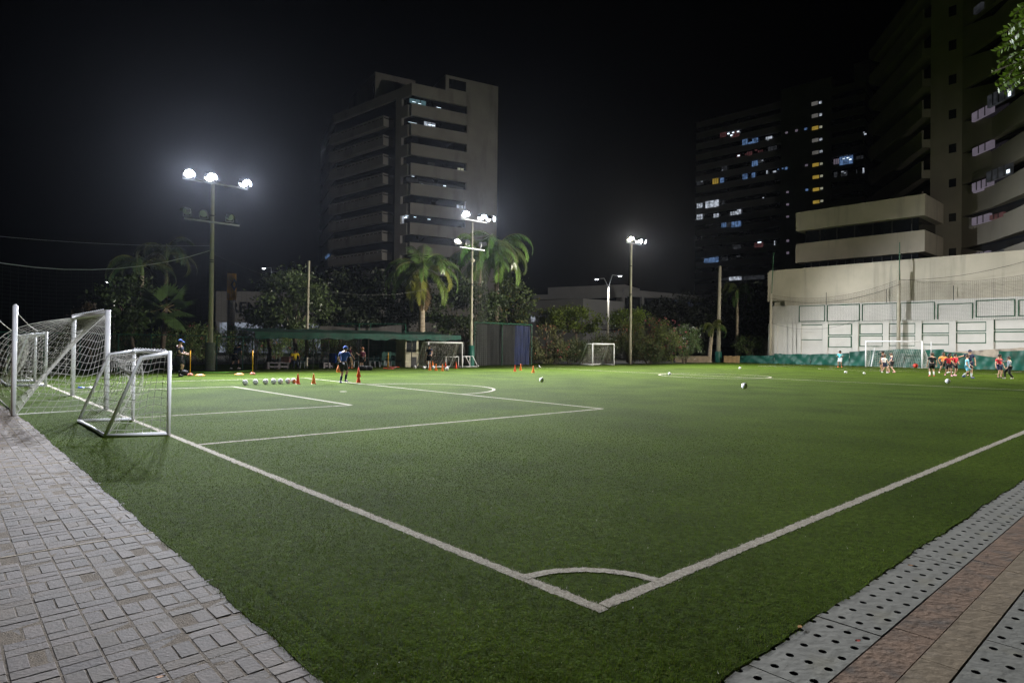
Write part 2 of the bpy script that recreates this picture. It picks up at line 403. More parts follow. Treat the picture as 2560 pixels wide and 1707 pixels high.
# ------------------------------------------------------------------ RIGHT EDGE: perforated covers, slab, kerb
m_cov = mat('cover_concrete', (.150, .148, .130), .85, .14, 5., .3, stains=(3., (.16, .15, .11), .58, .8, (1, 1, 1)))
m_hole = mat('hole_dark', (.012, .012, .012), .9, 0, 1)
def cover_mesh(ncol, ln, wd, loc):
    """plate with real holes; local s along +SD, t along -TD"""
    b = MB(); nr = 5; rs = ln/2-.0; gs = (ln-.008)/nr; gt = wd/ncol; K = 12; r = .021
    for i in range(nr):
        for j in range(ncol):
            cs, ct = .004+gs*(i+.5), gt*(j+.5)
            sq = []; ci = []; cb = []
            for k in range(K):
                a = 2*math.pi*(k+.5)/K; c_, s_ = math.cos(a), math.sin(a); m_ = max(abs(c_), abs(s_))
                P = lambda u, v, z: loc+SD*u-TD*v+Vector((0, 0, z))
                sq.append(P(cs+c_/m_*gs/2, ct+s_/m_*gt/2, 0)); ci.append(P(cs+c_*r, ct+s_*r, 0)); cb.append(P(cs+c_*r, ct+s_*r, -.04))
            # exact corners
            for k in range(K):
                pass
            b.mi = 0
            corners = {1: (1, 1), 4: (-1, 1), 7: (-1, -1), 10: (1, -1)}
            for k, (a1, a2) in corners.items():
                sq[k] = P(cs+a1*gs/2, ct+a2*gt/2, 0)
            b.add(sq+ci, [(k, (k+1) % K, K+(k+1) % K, K+k) for k in range(K)])
            b.mi = 1; b.add(ci+cb, [(k, (k+1) % K, K+(k+1) % K, K+k) for k in range(K)]+[tuple(range(K, 2*K))])
    b.mi = 0
    P = lambda u, v, z: loc+SD*u-TD*v+Vector((0, 0, z))
    o_ = [P(.004, 0, 0), P(ln-.004, 0, 0), P(ln-.004, wd, 0), P(.004, wd, 0)]
    lo = [q+Vector((0, 0, -.06)) for q in o_]
    b.add(o_+lo, [(i, (i+1) % 4, 4+(i+1) % 4, 4+i) for i in range(4)])
    return b
LN = .87
ord_ = ['nearest', 'second', 'third', 'fourth', 'fifth', 'sixth', 'seventh', 'eighth']
c0 = ST(.05-LN, -.80, .002)
cov0 = cover_mesh(5, LN, .485, c0).build('drain_cover', [m_cov, m_hole], loc=c0)
tag(cov0, 'perforated drain cover at the turf edge, cut off by the bottom of the photo', 'drain cover', 'perforated drain covers along the turf')
lab = ['first full grey perforated drain cover from the bottom of the photo, red scrap on it', 'second full perforated drain cover along the turf, above the one with the red scrap', 'third full perforated drain cover along the turf edge, counted from the bottom',
       'fourth full perforated drain cover along the turf edge, dry leaf on it', 'fifth full perforated drain cover along the turf edge from the bottom', 'sixth full perforated drain cover along the turf edge, near the right border']
lab += ['eighth perforated drain cover along the turf edge, just inside the right border'] if False else ['seventh perforated drain cover along the turf edge, at the right border']
for i in range(7):
    lb = lab[i]
    dup(cov0, ST(.05+LN*i, -.80, .002+rng.normal(0, .001)), lb)
for i in range(7, 16): dup(cov0, ST(.05+LN*i, -.80, .002), 'perforated drain cover along the turf, beyond the right border of the photo')
ds = MB(); ds.hexa([ST(14, -1.285, -.06), ST(66, -1.285, -.06), ST(66, -.8, -.06), ST(14, -.8, -.06), ST(14, -1.285, .002), ST(66, -1.285, .002), ST(66, -.8, .002), ST(14, -.8, .002)]); struct(ds.build('edging_strip', m_cov))
c1 = ST(.37, -1.684, .001)
cv = cover_mesh(4, LN*1.1, .42, c1).build('drain_cover', [m_cov, m_hole], loc=c1)
tag(cv, 'perforated cover beyond the kerb in the bottom right corner, lower one', 'drain cover', 'perforated covers beyond the kerb')
for i, lb in ((1, 'perforated cover beyond the kerb at the right border, upper one with a dark joint'), (2, 'perforated cover beyond the kerb, third one, barely inside the right border')):
    dup(cv, ST(.37+LN*1.1*i, -1.684, .001), lb)
m_slab = mat('stained_slab', (.135, .080, .048), .9, .3, 5., .5, stains=(6., (.05, .04, .033), .5, .75, (1, 1, 1)))
m_kerb = mat('kerb_concrete', (.155, .115, .070), .9, .2, 4., .4, stains=(4., (.10, .08, .06), .55, .8, (1, 1, 1)))
sl = MB()
for i in range(46):
    s0 = -1.6+i*.9; j = .006
    sl.hexa([ST(s0+j, -1.50, -.06), ST(s0+.9, -1.50, -.06), ST(s0+.9, -1.293, -.06), ST(s0+j, -1.293, -.06), ST(s0+j, -1.50, .0015), ST(s0+.9, -1.50, .0015), ST(s0+.9, -1.293, .0015), ST(s0+j, -1.293, .0015)])
struct(sl.build('path_slabs', m_slab))
kb = MB()
for i in range(40):
    s0 = -1.2+i*1.0; j = .004
    kb.hexa([ST(s0+j, -1.675, -.06), ST(s0+1, -1.675, -.06), ST(s0+1, -1.503, -.06), ST(s0+j, -1.503, -.06), ST(s0+j, -1.674, .003), ST(s0+1, -1.674, .003), ST(s0+1, -1.506, .003), ST(s0+j, -1.506, .003)])
struct(kb.build('kerb', m_kerb))
sb = MB(); sb.quad(ST(-4, -30, -.012), ST(80, -30, -.012), ST(80, -2.107, -.012), ST(-4, -2.107, -.012)); sb.quad(ST(3.26, -2.106, -.012), ST(80, -2.106, -.012), ST(80, -1.677, -.012), ST(3.26, -1.677, -.012)); struct(sb.build('pavement', mat('dark_paving', (.10, .085, .068), .9, .3, 3.)))

# litter and leaves
m_leafy = mat('dry_leaf', (.5, .25, .06), .8, .3, 40.); m_red = mat('red_scrap', (.45, .06, .04), .6, .2, 30.)
def leaf(px, py, size, m, label, cat='leaf', name='fallen_leaf', rz=0., z=.012):
    c = G(px, py, z); b = MB(); a = rz
    X = Vector((math.cos(a), math.sin(a), 0)); Y = Vector((-math.sin(a), math.cos(a), 0)); vs = []
    prof = [(-.5, .02), (-.2, .22), (.15, .2), (.5, .02)]
    for u, w in prof:
        vs += [c+X*u*size+Y*w*size+Vector((0, 0, .005+.004*abs(u))), c+X*u*size+Vector((0, 0, .0045)), c+X*u*size-Y*w*size+Vector((0, 0, .004))]
    vs += [Vector(v)-Vector((0, 0, .003)) for v in vs]
    fs = []
    for i in range(3):
        for j in range(2):
            q = (3*i+j, 3*i+j+1, 3*i+j+4, 3*i+j+3); fs += [q, tuple(k+12 for k in q[::-1])]
    b.add(vs, fs); tag(b.build(name, m, loc=c), label, cat)
leaf(401, 1692, .045, mat('orange_leaf', (.62, .22, .02), .7, .3, 40.), 'small orange leaf lying on the pavers at the bottom left', rz=.5, z=.0)
leaf(2145, 1601, .035, m_red, 'small red scrap lying on a perforated drain cover', 'litter', 'scrap', rz=.2)
leaf(2000, 1566, .05, m_leafy, 'curled tan dry leaf at the turf edge beside the drain covers', rz=.9)
leaf(2277, 1413, .04, mat('brown_leaf', (.3, .14, .05), .8, .3, 40.), 'brown dry leaf lying across a hole of a drain cover', rz=-.4)
# ------------------------------------------------------------------ BUILDINGS
def XY(px, depth):
    d = ray(px, 870); return Vector((d.x*depth/d.y, depth, 0))
m_tower = mat('tower_render', (.36, .34, .325), .85, .1, .35, .1, stains=(.5, (.2, .19, .185), .55, .8, (1, 1, .25)))
m_glassd = mat('dark_glazing', (.012, .014, .018), .12, .3, .6, spec=.6)
m_recess = mat('recess_wall', (.17, .15, .14), .9, .15, .5)
m_win_w = emat('lit_window_white', (.62, .68, .78), .9, .75, 1.6)
m_win_b = emat('lit_window_blue', (.20, .36, .70), .5, .7, 1.4)
m_win_d = emat('lit_window_dim', (.13, .14, .16), .22, .7, 1.2)
m_win_t = emat('lit_window_teal', (.16, .30, .34), .5, .6, 1.4); m_win_dd = emat('lit_window_faint', (.10, .09, .10), .12, .6, 1.2)
m_win_y = emat('lit_window_yellow', (.70, .48, .08), .42, .3, .7)
m_win_g = emat('lit_window_pale', (.66, .66, .48), .5, .3, .8)
m_win_r = emat('lit_window_reddish', (.45, .17, .18), .16, .6, 1.2)
m_win_p = emat('lit_window_lilac', (.42, .36, .46), .30, .25, .7)
m_lamp_w = emat('ceiling_lamp', (.75, .88, 1.), 2.2, 0)
m_frame = mat('window_frame', (.03, .03, .03), .5, .1, 4)

C0 = XY(1021, 101); CR = XY(1238, 108.3); CL = XY(825, 115.5); CLL = XY(795, 132)
bt = thing('apartment_tower', 'tall grey apartment and office tower behind the palms, wrapped in dark window bands and balconies', 'tower block', C0)
# glazed core, set back behind the bands
def inset_poly(ps, d):
    out = []
    n = len(ps)
    for i in range(n):
        a, b, c = ps[i-1], ps[i], ps[(i+1) % n]
        e1 = (b-a).normalized(); e2 = (c-b).normalized(); n1 = Vector((e1.y, -e1.x, 0)); n2 = Vector((e2.y, -e2.x, 0))
        m = (n1+n2); m = m/max(.3, m.length_squared)*2
        out.append(b-m*d)
    return out
back = [XY(1230, 128), XY(900, 140)]
plan = [CLL, CL, C0, CR]+back
ip = inset_poly(plan, .5)
MB().prism(ip, 0, 43.3).build('glazing', m_glassd, bt)
FH = 3.17; ZT0 = 41.55; SH = 1.32
uR = (CR-C0).length; uL = (C0-CL).length; uLL = (CL-CLL).length
u_sol = on_plane(1165.7, 500, C0, CR)[0]; u_blk = on_plane(1111.6, 400, C0, CR)[0]
u_bal1 = on_plane(965, 400, CL, C0)[0]; u_col0 = on_plane(988, 400, CL, C0)[0]; u_col1 = on_plane(1002.5, 400, CL, C0)[0]
w = MB()
w.fbox(C0, CR, u_sol, uR, 0, 46.0, -6, 0)                       # blank wall at the right end
w.fbox(C0, CR, u_blk, u_sol-.003, 43.5, 46.0, -6, -.0)
w.fbox(CL, C0, u_col0, u_col1, 0, 41.9, -1.5, 0)                # the pier
w.fbox(CL, C0, 0, u_col0-.6, 0, 41.0, -3.0, -1.7)               # wall at the back of the balconies
w.build('wall', m_tower, bt)
for k in range(13):
    z1 = ZT0-FH*k-SH; z0 = ZT0-FH*(k+1)
    if k == 0:
        t_ = MB(); t_.fbox(C0, CR, 0, u_sol-.004, ZT0, 43.49, -1, 0); t_.fbox(CL, C0, u_col1+.004, uL, ZT0, 43.5, -1, 0)
        t_.fbox(CL, C0, 0, u_col1, 41.9, 43.4, -2, .0); t_.fbox(CLL, CL, 0, uLL, 41.9, 43.3, -1, 0)
        t_.build('parapet', m_tower, bt)
    for q_, a_, b_, u_, v_ in ((0, C0, CR, 0, u_sol-.004), (0, CL, C0, u_col1+.004, uL-.902), (1, CLL, CL, 0, uLL)):
        MB().fbox(a_, b_, u_, v_, z0-.4*q_, z1-.2*q_, -.9, 0).build('spandrel', m_tower, bt)
    b = MB(); zf = z0-.3                                            # balcony: slab, parapet and the dark slot below its coping
    b.fbox(CL, C0, -.2, u_bal1, zf, zf+1.06, .45, .6); b.fbox(CL, C0, u_bal1-.15, u_bal1, zf, zf+1.06, -1.6, .449)
    b.fbox(CL, C0, -.2, u_bal1, zf-.22, zf-.002, -1.6, .6)
    b.fbox(CL, C0, -.2, u_bal1, zf+1.26, zf+1.5, .42, .62); b.fbox(CL, C0, u_bal1-.17, u_bal1+.01, zf+1.26, zf+1.5, -1.6, .418)
    nst = 14
    for i in range(nst+1):
        uu = -.2+(u_bal1-.05)*i/nst; b.fbox(CL, C0, uu, uu+.18, zf+1.062, zf+1.258, .47, .58)
    b.build('balcony', m_tower, bt)
    v = MB()
    for uu, ww, zz, hh in ((2.2, 2.8, .2, 2.1), (9.6, 2.6, .9, 1.3), (15.2, .7, 1.5, .6), (17.0, .7, 1.5, .6)):
        if uu < u_bal1-1: v.fbox(CL, C0, uu, uu+ww, zf+zz, zf+zz+hh, -1.72, -1.66)
    v.build('balcony_window', m_glassd, bt)
# roof structures
r_ = MB(); pa, pb, pc = XY(863.7, 121), XY(929, 108.5), XY(1030, 112)
r_.prism([pa, pb, pc, XY(1000, 126)], 43.3, 48.4); r_.build('penthouse', m_tower, bt)
r_ = MB(); r_.prism([C0.lerp(CR, u_blk/uR)+Vector((-.01, .02, 0)), C0.lerp(CR, .999)+Vector((0, .05, 0)), XY(1225, 118), XY(1060, 112)], 43.52, 46.02); r_.build('roof_block', m_tower, bt)
MB().fbox(C0, CR, u_blk+.6, u_sol-.3, 43.9, 45.5, -.02, .04).build('roof_opening', m_glassd, bt)
MB().fbox(XY(863.7, 121), XY(929, 108.5), 13.5, 14.4, 44, 47.2, -.02, .05).build('louvre', m_glassd, bt)
def lit(A, B, x0, y0, x1, y1, m, par, off=-.42, name='lit_window', nm=0, th=.05):
    ua, za = on_plane(x0, y0, A, B); ub, zb = on_plane(x1, y1, A, B); 
    z0, z1 = min(za, zb), max(za, zb); u0, u1 = min(ua, ub), max(ua, ub)
    o = MB().fbox(A, B, u0, u1, z0, z1, off, off+th).build(name, m, par)
    if nm:
        f = MB(); 
        for i in range(1, nm): uu = u0+(u1-u0)*i/nm; f.fbox(A, B, uu-.05, uu+.05, z0, z1, off+th+.002, off+th+.05)
        f.build('mullion', m_frame, o)
    return o
def c1(x, y): return 780+x/4.9, 160+y/4.9
def c2(x, y): return 780+x/4.9, 460+y/4.9
for a, b_, m, n_ in (((1205, 410), (1405, 505), m_win_t, 3), ((1385, 695), (1520, 775), m_win_w, 3), ((1770, 815), (1870, 870), m_win_w, 3), ((1795, 1265), (1868, 1325), m_win_g, 2),
                  ((1170, 1385), (1310, 1450), m_win_d, 3), ((1660, 1480), (1860, 1560), m_win_d, 4), ((1320, 1430), (1540, 1500), m_win_d, 4), ((1430, 500), (1700, 560), m_win_dd, 4), ((1545, 1465), (1655, 1500), m_win_d, 2), ((1430, 1195), (1515, 1240), m_win_d, 2)):
    lit(C0, CR, *c1(*a), *c1(*b_), m, bt, nm=n_)
for a, b_ in (((1235, 452), (1280, 465)), ((1310, 475), (1345, 487)), ((1535, 522), (1588, 536)), ((1190, 705), (1290, 722)), ((1435, 740), (1515, 748)), ((1345, 1465), (1385, 1480)), ((1480, 1495), (1560, 1508)), ((1620, 1482), (1650, 1497)), ((1230, 1368), (1262, 1376))):
    lit(C0, CR, *c1(*a), *c1(*b_), m_lamp_w, bt, off=-.34, name='ceiling_lamp')
lit(C0, CR, *c2(1785, 250), *c2(1860, 335), m_win_w, bt, nm=2)
lit(CL, C0, *c2(1045, 400), *c2(1100, 480), m_win_w, bt, nm=2)
for a, b_ in (((1115, 402), (1145, 412)),): lit(CL, C0, *c2(*a), *c2(*b_), m_lamp_w, bt, off=-.34, name='ceiling_lamp')
for a, b_ in (((1255, 398), (1285, 408)), ((1425, 425), (1460, 435)), ((1275, 487), (1298, 497)), ((1755, 548), (1800, 560)), ((1800, 562), (1840, 575)), ((1830, 538), (1860, 548)), ((1150, 380), (1190, 388))):
    lit(C0, CR, *c2(*a), *c2(*b_), m_lamp_w, bt, off=-.34, name='ceiling_lamp')
lit(CL, C0, *c2(240, 795), *c2(340, 850), m_win_g, bt, off=-1.6, nm=3); lit(CL, C0, *c2(745, 470), *c2(775, 495), m_win_w, bt, off=-1.6); lit(CL, C0, *c2(668, 712), *c2(698, 740), m_win_w, bt, off=-1.6)
lit(CLL, CL, *c1(85, 1010), *c1(130, 1100), m_win_d, bt, nm=2); lit(CLL, CL, *c2(140, 830), *c2(180, 880), m_win_b, bt, nm=2)

# --- the dark tower farther back on the right
m_dark = mat('dark_tower_render', (.36, .36, .39), .9, .1, .3)
DA, DB, DC = XY(1736, 182), XY(2159, 152), XY(2178, 160)
dt_ = thing('dark_office_tower', 'wide dark tower in the distance dotted with small blue, white and yellow lit windows', 'tower block', DA)
MB().prism(inset_poly([DA, DB, DC, XY(2120, 190), XY(1760, 215)], .4), 0, 66).build('glazing', m_glassd, dt_)
uD = (DB-DA).length; uE = (DC-DB).length
for k in range(22):
    z1 = 66.6-3.1*k
    MB().fbox(DA, DB, 0, uD, z1-1.75, z1, -.6, 0).build('spandrel', m_dark, dt_); MB().fbox(DB, DC, .01, uE, z1-1.75, z1, -.6, 0).build('spandrel', m_dark, dt_)
ua = on_plane(2008, 300, DA, DB)[0]; ub = on_plane(2078, 300, DA, DB)[0]; uc = on_plane(1952, 300, DA, DB)[0]
MB().fbox(DA, DB, uc, ub, 0, 69.5, -3, .02).fbox(DA, DB, ub+8, uD-3, 66.6, 72, -8, -2).build('stair_core', m_dark, dt_)
def d1(x, y): return 1720+x/4.9, 200+y/4.9
def d2(x, y): return 1720+x/4.9, 460+y/4.9
for i, (y, c) in enumerate(((290, 'w'), (440, 'w'), (590, 'y'), (740, 'w'), (890, 'w'), (1040, 'y'), (1190, 'y'), (1342, 'y'), (1495, 'y'))):
    dx = i*2.2; m = m_win_y if c == 'y' else emat('lit_window_grey', (.3, .29, .27), .35, .3, .8)
    lit(DA, DB, *d1(1515+dx, y-12), *d1(1592+dx, y+14), m, dt_, off=.03); lit(DA, DB, *d1(1606+dx, y-22), *d1(1638+dx, y-2), m_win_g if c == 'y' else m_win_w, dt_, off=.03)
wins = [((485, 655), (508, 664), 'l'), ((540, 642), (568, 652), 'l'), ((602, 630), (628, 640), 'l'), ((522, 676), (550, 685), 'l'), ((395, 655), (470, 695), 'r'), ((540, 640), (630, 690), 'r'),
        ((668, 735), (728, 790), 'b'), ((790, 722), (858, 765), 'b'), ((735, 768), (790, 778), 'b'), ((955, 704), (1032, 716), 'w'), ((972, 732), (990, 740), 'w'), ((1195, 640), (1222, 656), 'p'), ((1315, 612), (1345, 632), 'p'), ((1428, 592), (1460, 610), 'b'),
        ((598, 918), (640, 942), 'r'), ((725, 886), (785, 922), 'r'), ((608, 925), (635, 934), 'l'), ((820, 858), (848, 866), 'r'), ((858, 868), (918, 880), 'r'), ((980, 826), (1088, 852), 'd'), ((695, 908), (718, 918), 'r'),
        ((415, 1062), (476, 1108), 'd'), ((785, 1000), (856, 1050), 'b'), ((862, 985), (922, 1012), 'd'), ((896, 984), (922, 994), 'w'), ((418, 1102), (430, 1112), 'w'),
        ((108, 1248), (172, 1282), 'd'), ((158, 1240), (176, 1250), 'w'), ((302, 1215), (372, 1268), 'y'), ((396, 1205), (440, 1254), 'b'), ((670, 1158), (728, 1210), 'b'), ((782, 1142), (822, 1192), 'b'), ((962, 1112), (976, 1150), 'w'), ((1042, 1118), (1080, 1130), 'w'), ((1098, 1092), (1114, 1102), 'b'), ((1152, 1082), (1170, 1092), 'b'), ((1188, 1072), (1218, 1096), 'b'),
        ((1436, 1038), (1468, 1056), 'p'), ((1440, 1338), (1472, 1356), 'b'), ((1206, 1366), (1234, 1384), 'p'), ((1206, 1516), (1236, 1536), 'p'), ((916, 1440), (930, 1448), 'w'),
        ((110, 1518), (176, 1562), 'w'), ((215, 1492), (376, 1550), 'w'), ((420, 1480), (445, 1532), 'd'),
        ((1786, 975), (1850, 1026), 'p'), ((1858, 950), (2020, 1020), 'b'), ((2056, 940), (2146, 962), 'd'), ((2150, 640), (2162, 650), 'w'), ((2160, 660), (2186, 670), 'w'),
        ((1790, 1135), (1828, 1190), 'd'), ((1876, 1120), (1950, 1172), 'd'), ((1880, 1122), (1910, 1130), 'w'), ((1912, 1138), (1936, 1146), 'w'), ((2062, 1100), (2070, 1150), 'd'), ((2140, 1082), (2158, 1142), 'w'), ((1895, 962), (1925, 970), 'l'), ((1945, 952), (1975, 960), 'l'), ((1975, 972), (2005, 980), 'l')]
wins2 = [((108, 380), (178, 430), 'w'), ((315, 370), (376, 406), 'w'), ((520, 345), (600, 374), 'w'), ((602, 318), (650, 368), 'w'), ((410, 482), (470, 530), 'b'), ((480, 475), (528, 522), 'd'), ((532, 468), (650, 520), 'b'),
         ((1206, 392), (1238, 410), 'p'), ((560, 750), (648, 792), 'd'), ((815, 722), (920, 772), 'r'), ((855, 712), (898, 722), 'l'), ((1058, 698), (1066, 748), 'w'), ((1208, 685), (1238, 708), 'p'), ((1208, 832), (1238, 856), 'p'),
         ((200, 915), (252, 965), 'b'), ((258, 905), (374, 956), 'b'), ((418, 900), (488, 940), 'd'), ((405, 1155), (500, 1178), 'd'), ((505, 1142), (655, 1174), 'w'), ((684, 1132), (935, 1162), 'd'), ((590, 880), (640, 892), 'd')]
WM = dict(l=m_lamp_w, r=m_win_r, b=m_win_b, w=m_win_w, p=m_win_p, d=m_win_d, y=m_win_y)
for a, b_, c in wins: lit(DA, DB, *d1(*a), *d1(*b_), WM[c], dt_, off=.04, nm=3 if b_[0]-a[0] > 55 else 0)
for a, b_, c in wins2: lit(DA, DB, *d2(*a), *d2(*b_), WM[c], dt_, off=.04, nm=3 if b_[0]-a[0] > 55 else 0)

# --- near tower with its podium on the right
m_beige = mat('beige_render', (.46, .42, .345), .9, .1, .5, .15, stains=(.9, (.33, .3, .25), .55, .78, (1.6, 1.6, .12)))
m_conc = mat('tower_concrete', (.18, .166, .135), .9, .12, .4, .15, stains=(.7, (.19, .175, .15), .55, .8, (1.4, 1.4, .2)))
SW = 70.0
PA, PB = ST(SW, at_s(1918, SW)), ST(SW, at_s(2900, SW))
nb = thing('stepped_beige_building', 'beige stepped building with long blank base wall, ribbon windows and a dark tower rising behind', 'building', PA)
uB = (PB-PA).length
zw = lambda px, py: on_plane(px, py, PA, PB)
z_base = 10.75
u0 = 0; uW = zw(1932, 766)[0]
b = MB(); b.fbox(PA, PB, 0, uB, 7.3, z_base, -12, .0); b.fbox(PA, PB, zw(1962, 766)[0], uB, 0, 7.297, -12, .0)
b.build('base_wall', m_beige, nb)
MB().fbox(PA, PB, .2, uB, z_base+.002, z_base+.16, -.5, .06).build('coping', m_beige, nb)
MB().fbox(PA, PB, .6, zw(1961, 766)[0], 6.55, 7.29, -3, -.5).build('shutter', mat('cream_shutter', (.4, .38, .3), .7, .1, 2), nb)
MB().fbox(PA, PB, .6, zw(1961, 766)[0], 5.0, 6.54, -3, -.6).build('corner_window', mat('greenish_glass', (.05, .075, .06), .2, .3, 2), nb)
S2 = 75.
QA, QB = ST(S2, at_s(1987, S2)), ST(S2, at_s(2310, S2)); uQ = (QB-QA).length
zq = lambda px, py: on_plane(px, py, QA, QB)[1]
z1t = (zq(1987, 527)+zq(2310, 491))/2; z1b = (zq(1987, 574)+zq(2310, 543.5))/2; z2t = (zq(1987, 607)+zq(2308, 579))/2; z2b = (zq(1987, 654)+zq(2311, 633))/2
MB().fbox(QA, QB, 0, uQ, z1b, z1t, -14, 0).build('upper_slab', m_beige, nb)
MB().fbox(QA, QB, 0, uQ, z2b, z2t, -14, 0).build('lower_slab', m_beige, nb)
MB().fbox(QA, QB, .8, uQ-.8, z2t, z1b, -12, -.9).fbox(QA, QB, .8, uQ-.8, z_base, z2b, -12, -.9).build('ribbon_window', m_glassd, nb)
mu = MB()
for i in range(12):
    uu = 1.5+(uQ-3)*i/11
    mu.fbox(QA, QB, uu, uu+.08, z_base+.17, z2b-.01, -.9, -.83)
    if i % 2: mu.fbox(QA, QB, uu, uu+.1, z2t+.01, z1b-.01, -.9, -.83)
mu.build('mullion', m_frame, nb)
F0, F2, F1 = XY(2323, 73.5), XY(2402, 71.), XY(2183, 92)
F3 = XY(2640, 58)
HT = 50
MB().prism([F1+Vector((1.2, .4, 0)), F0+Vector((.9, .3, 0)), F2+Vector((.5, 1, 0)), F3+Vector((.5, 1.2, 0)), F3+Vector((20, 12, 0)), F1+Vector((22, 10, 0))], 0, HT).build('glazing', m_glassd, nb)
uF = (F2-F0).length; uG = (F3-F2).length; uH = (F0-F1).length
MB().fbox(F0, F2, 0, uF, 0, HT, -3, 0).build('stair_core', m_conc, nb)
for y in (110, 445, 780, 1120, 1455):
    for (xa, ya), (xb, yb) in (((832, y-34), (905, y+36)),):
        ua, za = on_plane(2160+xa/3.92, ya/3.92, F0, F2); ub, zb = on_plane(2160+xb/3.92, yb/3.92, F0, F2); MB().fbox(F0, F2, ua, ub, zb, za, .002, .03).build('stair_window', m_glassd, nb)
for y in (302, 752, 1205):
    ua, za = on_plane(2160+1110/5.227, 400+(y-46)/5.227, F0, F2); ub, zb = on_plane(2160+1204/5.227, 400+(y+46)/5.227, F0, F2); MB().fbox(F0, F2, ua, ub, zb, za, .002, .03).build('stair_window', m_glassd, nb)
FT = 3.55
for k in range(9):
    z0 = 14.6+FT*k
    # long balcony on the receding left side, bevelled at its far end
    e = (F0-F1).normalized(); nn = Vector((e.y, -e.x, 0))
    P = lambda u, d, z: F1+e*u+nn*d+Vector((0, 0, z))
    b = MB(); b.hexa([P(1.8, .9, z0), P(uH-.01, .9, z0), P(uH-.01, -2, z0), P(0, -2, z0), P(.2, .9, z0+.95), P(uH-.01, .9, z0+.95), P(uH-.01, -2, z0+.95), P(0, -2, z0+.95)])
    b.hexa([P(.2, .9, z0+.952), P(uH-.01, .9, z0+.952), P(uH-.01, .7, z0+.952), P(.2, .7, z0+.952), P(.2, .9, z0+2.0), P(uH-.01, .9, z0+2.0), P(uH-.01, .7, z0+2.0), P(.2, .7, z0+2.0)])
    b.build('balcony', m_conc, nb)
for k in range(11):
    z0 = 9.6+FT*k; e = (F3-F2).normalized(); nn = Vector((e.y, -e.x, 0)); P = lambda u, d, z: F2+e*u+nn*d+Vector((0, 0, z))
    # wedge-shaped spandrel that swells outwards to the right
    b = MB(); ua, ub = uG*.36, uG*.60
    b.hexa([P(.02, 0, z0), P(ua, .05, z0), P(ua, -1, z0), P(.02, -1, z0), P(.02, 0, z0+FT-.01), P(ua, .05, z0+2.4), P(ua, -1, z0+2.4), P(.02, -1, z0+FT-.01)])
    b.hexa([P(ua+.01, .05, z0+.0), P(uG, 1.3, z0+.25), P(uG, -1, z0+.25), P(ua+.01, -1, z0), P(ua+.01, .05, z0+2.3), P(uG, 1.3, z0+2.75), P(uG, -1, z0+2.75), P(ua+.01, -1, z0+2.3)])
    b.build('spandrel', m_conc, nb)
def e5(x, y): return 2160+x/3.92, y/3.92
def e6(x, y): return 2160+x/5.227, 400+y/5.227
for a, b_, m, n_ in ((e5(1095, 1115), e5(1295, 1098), m_win_p, 3), (e5(1100, 1460), e5(1295, 1448), m_win_p, 3), (e5(1112, 80), e5(1190, 88), m_win_d, 0), (e6(1462, 312), e6(1720, 325), m_win_p, 4), (e6(1475, 378), e6(1590, 395), m_win_p, 0),
                  (e6(1460, 762), e6(1690, 795), m_win_p, 3), (e6(1695, 728), e6(1870, 740), m_win_r, 3), (e6(1450, 1232), e6(1680, 1272), m_win_p, 4), (e6(1690, 1208), e6(1880, 1238), m_win_d, 2), (e6(1755, 162), e6(2080, 182), m_win_d, 4), (e5(1325, 945), e5(1568, 938), m_win_d, 4)):
    lit(F2, F3, *a, *b_, m, nb, off=.12 if a[0] < 2490 else .9, nm=n_, th=.3)
lit(F2, F3, *e6(2038, 135), *e6(2075, 165), m_lamp_w, nb, off=1.25, name='ceiling_lamp')
lit(F2, F3, *e5(1545, 905), *e5(1568, 935), m_lamp_w, nb, off=1.25, name='ceiling_lamp')

# --- white retaining wall with green outlined panels
m_white = mat('white_wall_paint', (.58, .56, .53), .85, .06, .8, .25, stains=(.45, (.42, .39, .34), .62, .86, (1, 1, .5)))
m_green = mat('green_trim', (.03, .10, .055), .6, .15, 5)
m_plinth = mat('stained_plinth', (.42, .36, .29), .95, .25, 1.2, .5, stains=(1.2, (.12, .10, .085), .5, .72, (1, 1, 1)))
SV = SW-.25
WA, WB = ST(SV, at_s(1930, SV)), ST(SV, at_s(2900, SV))
zz = lambda px, py: on_plane(px, py, WA, WB)
rw = thing('retaining_wall', 'tall white retaining wall with green outlined panels behind the far goal', 'wall', WA)
uV = (WB-WA).length; z_top = zz(1931, 766)[1]; z_led = zz(1928, 808)[1]
MB().fbox(WA, WB, 0, uV, z_led, z_top, -.2, 0).build('upper_wall', m_white, rw)
MB().fbox(WA, WB, 0, uV, 0, z_led-.003, -.2, .22).build('lower_wall', m_white, rw)
MB().fbox(WA, WB, 0, uV, z_led-.08, z_led+.03, .0, .30).build('ledge', m_white, rw)
pl = MB()
for x in (105, 145, 285, 320, 355, 590, 860, 1130, 1420, 1722, 2055):
    ua = zz(1900+x/3.5636, 850)[0]; pl.fbox(WA, WB, ua-.28, ua+.28, 0, z_led-.10, .222, .34)
pl.build('pilaster', m_white, rw)
rects = [(348, 445, 580, 582), (597, 437, 890, 580), (910, 428, 1225, 577), (1248, 418, 1558, 572), (1580, 427, 1898, 568), (1922, 395, 2275, 538), (2300, 390, 2600, 530),
         (370, 613, 570, 750), (615, 607, 827, 705), (615, 716, 824, 815), (895, 605, 1104, 697), (893, 708, 1103, 808), (1152, 602, 1393, 695), (1152, 708, 1393, 803), (1449, 602, 1696, 690), (1447, 703, 1694, 792),
         (1752, 590, 2025, 670), (1750, 685, 2023, 778), (2088, 562, 2420, 656), (2086, 673, 2420, 765)]
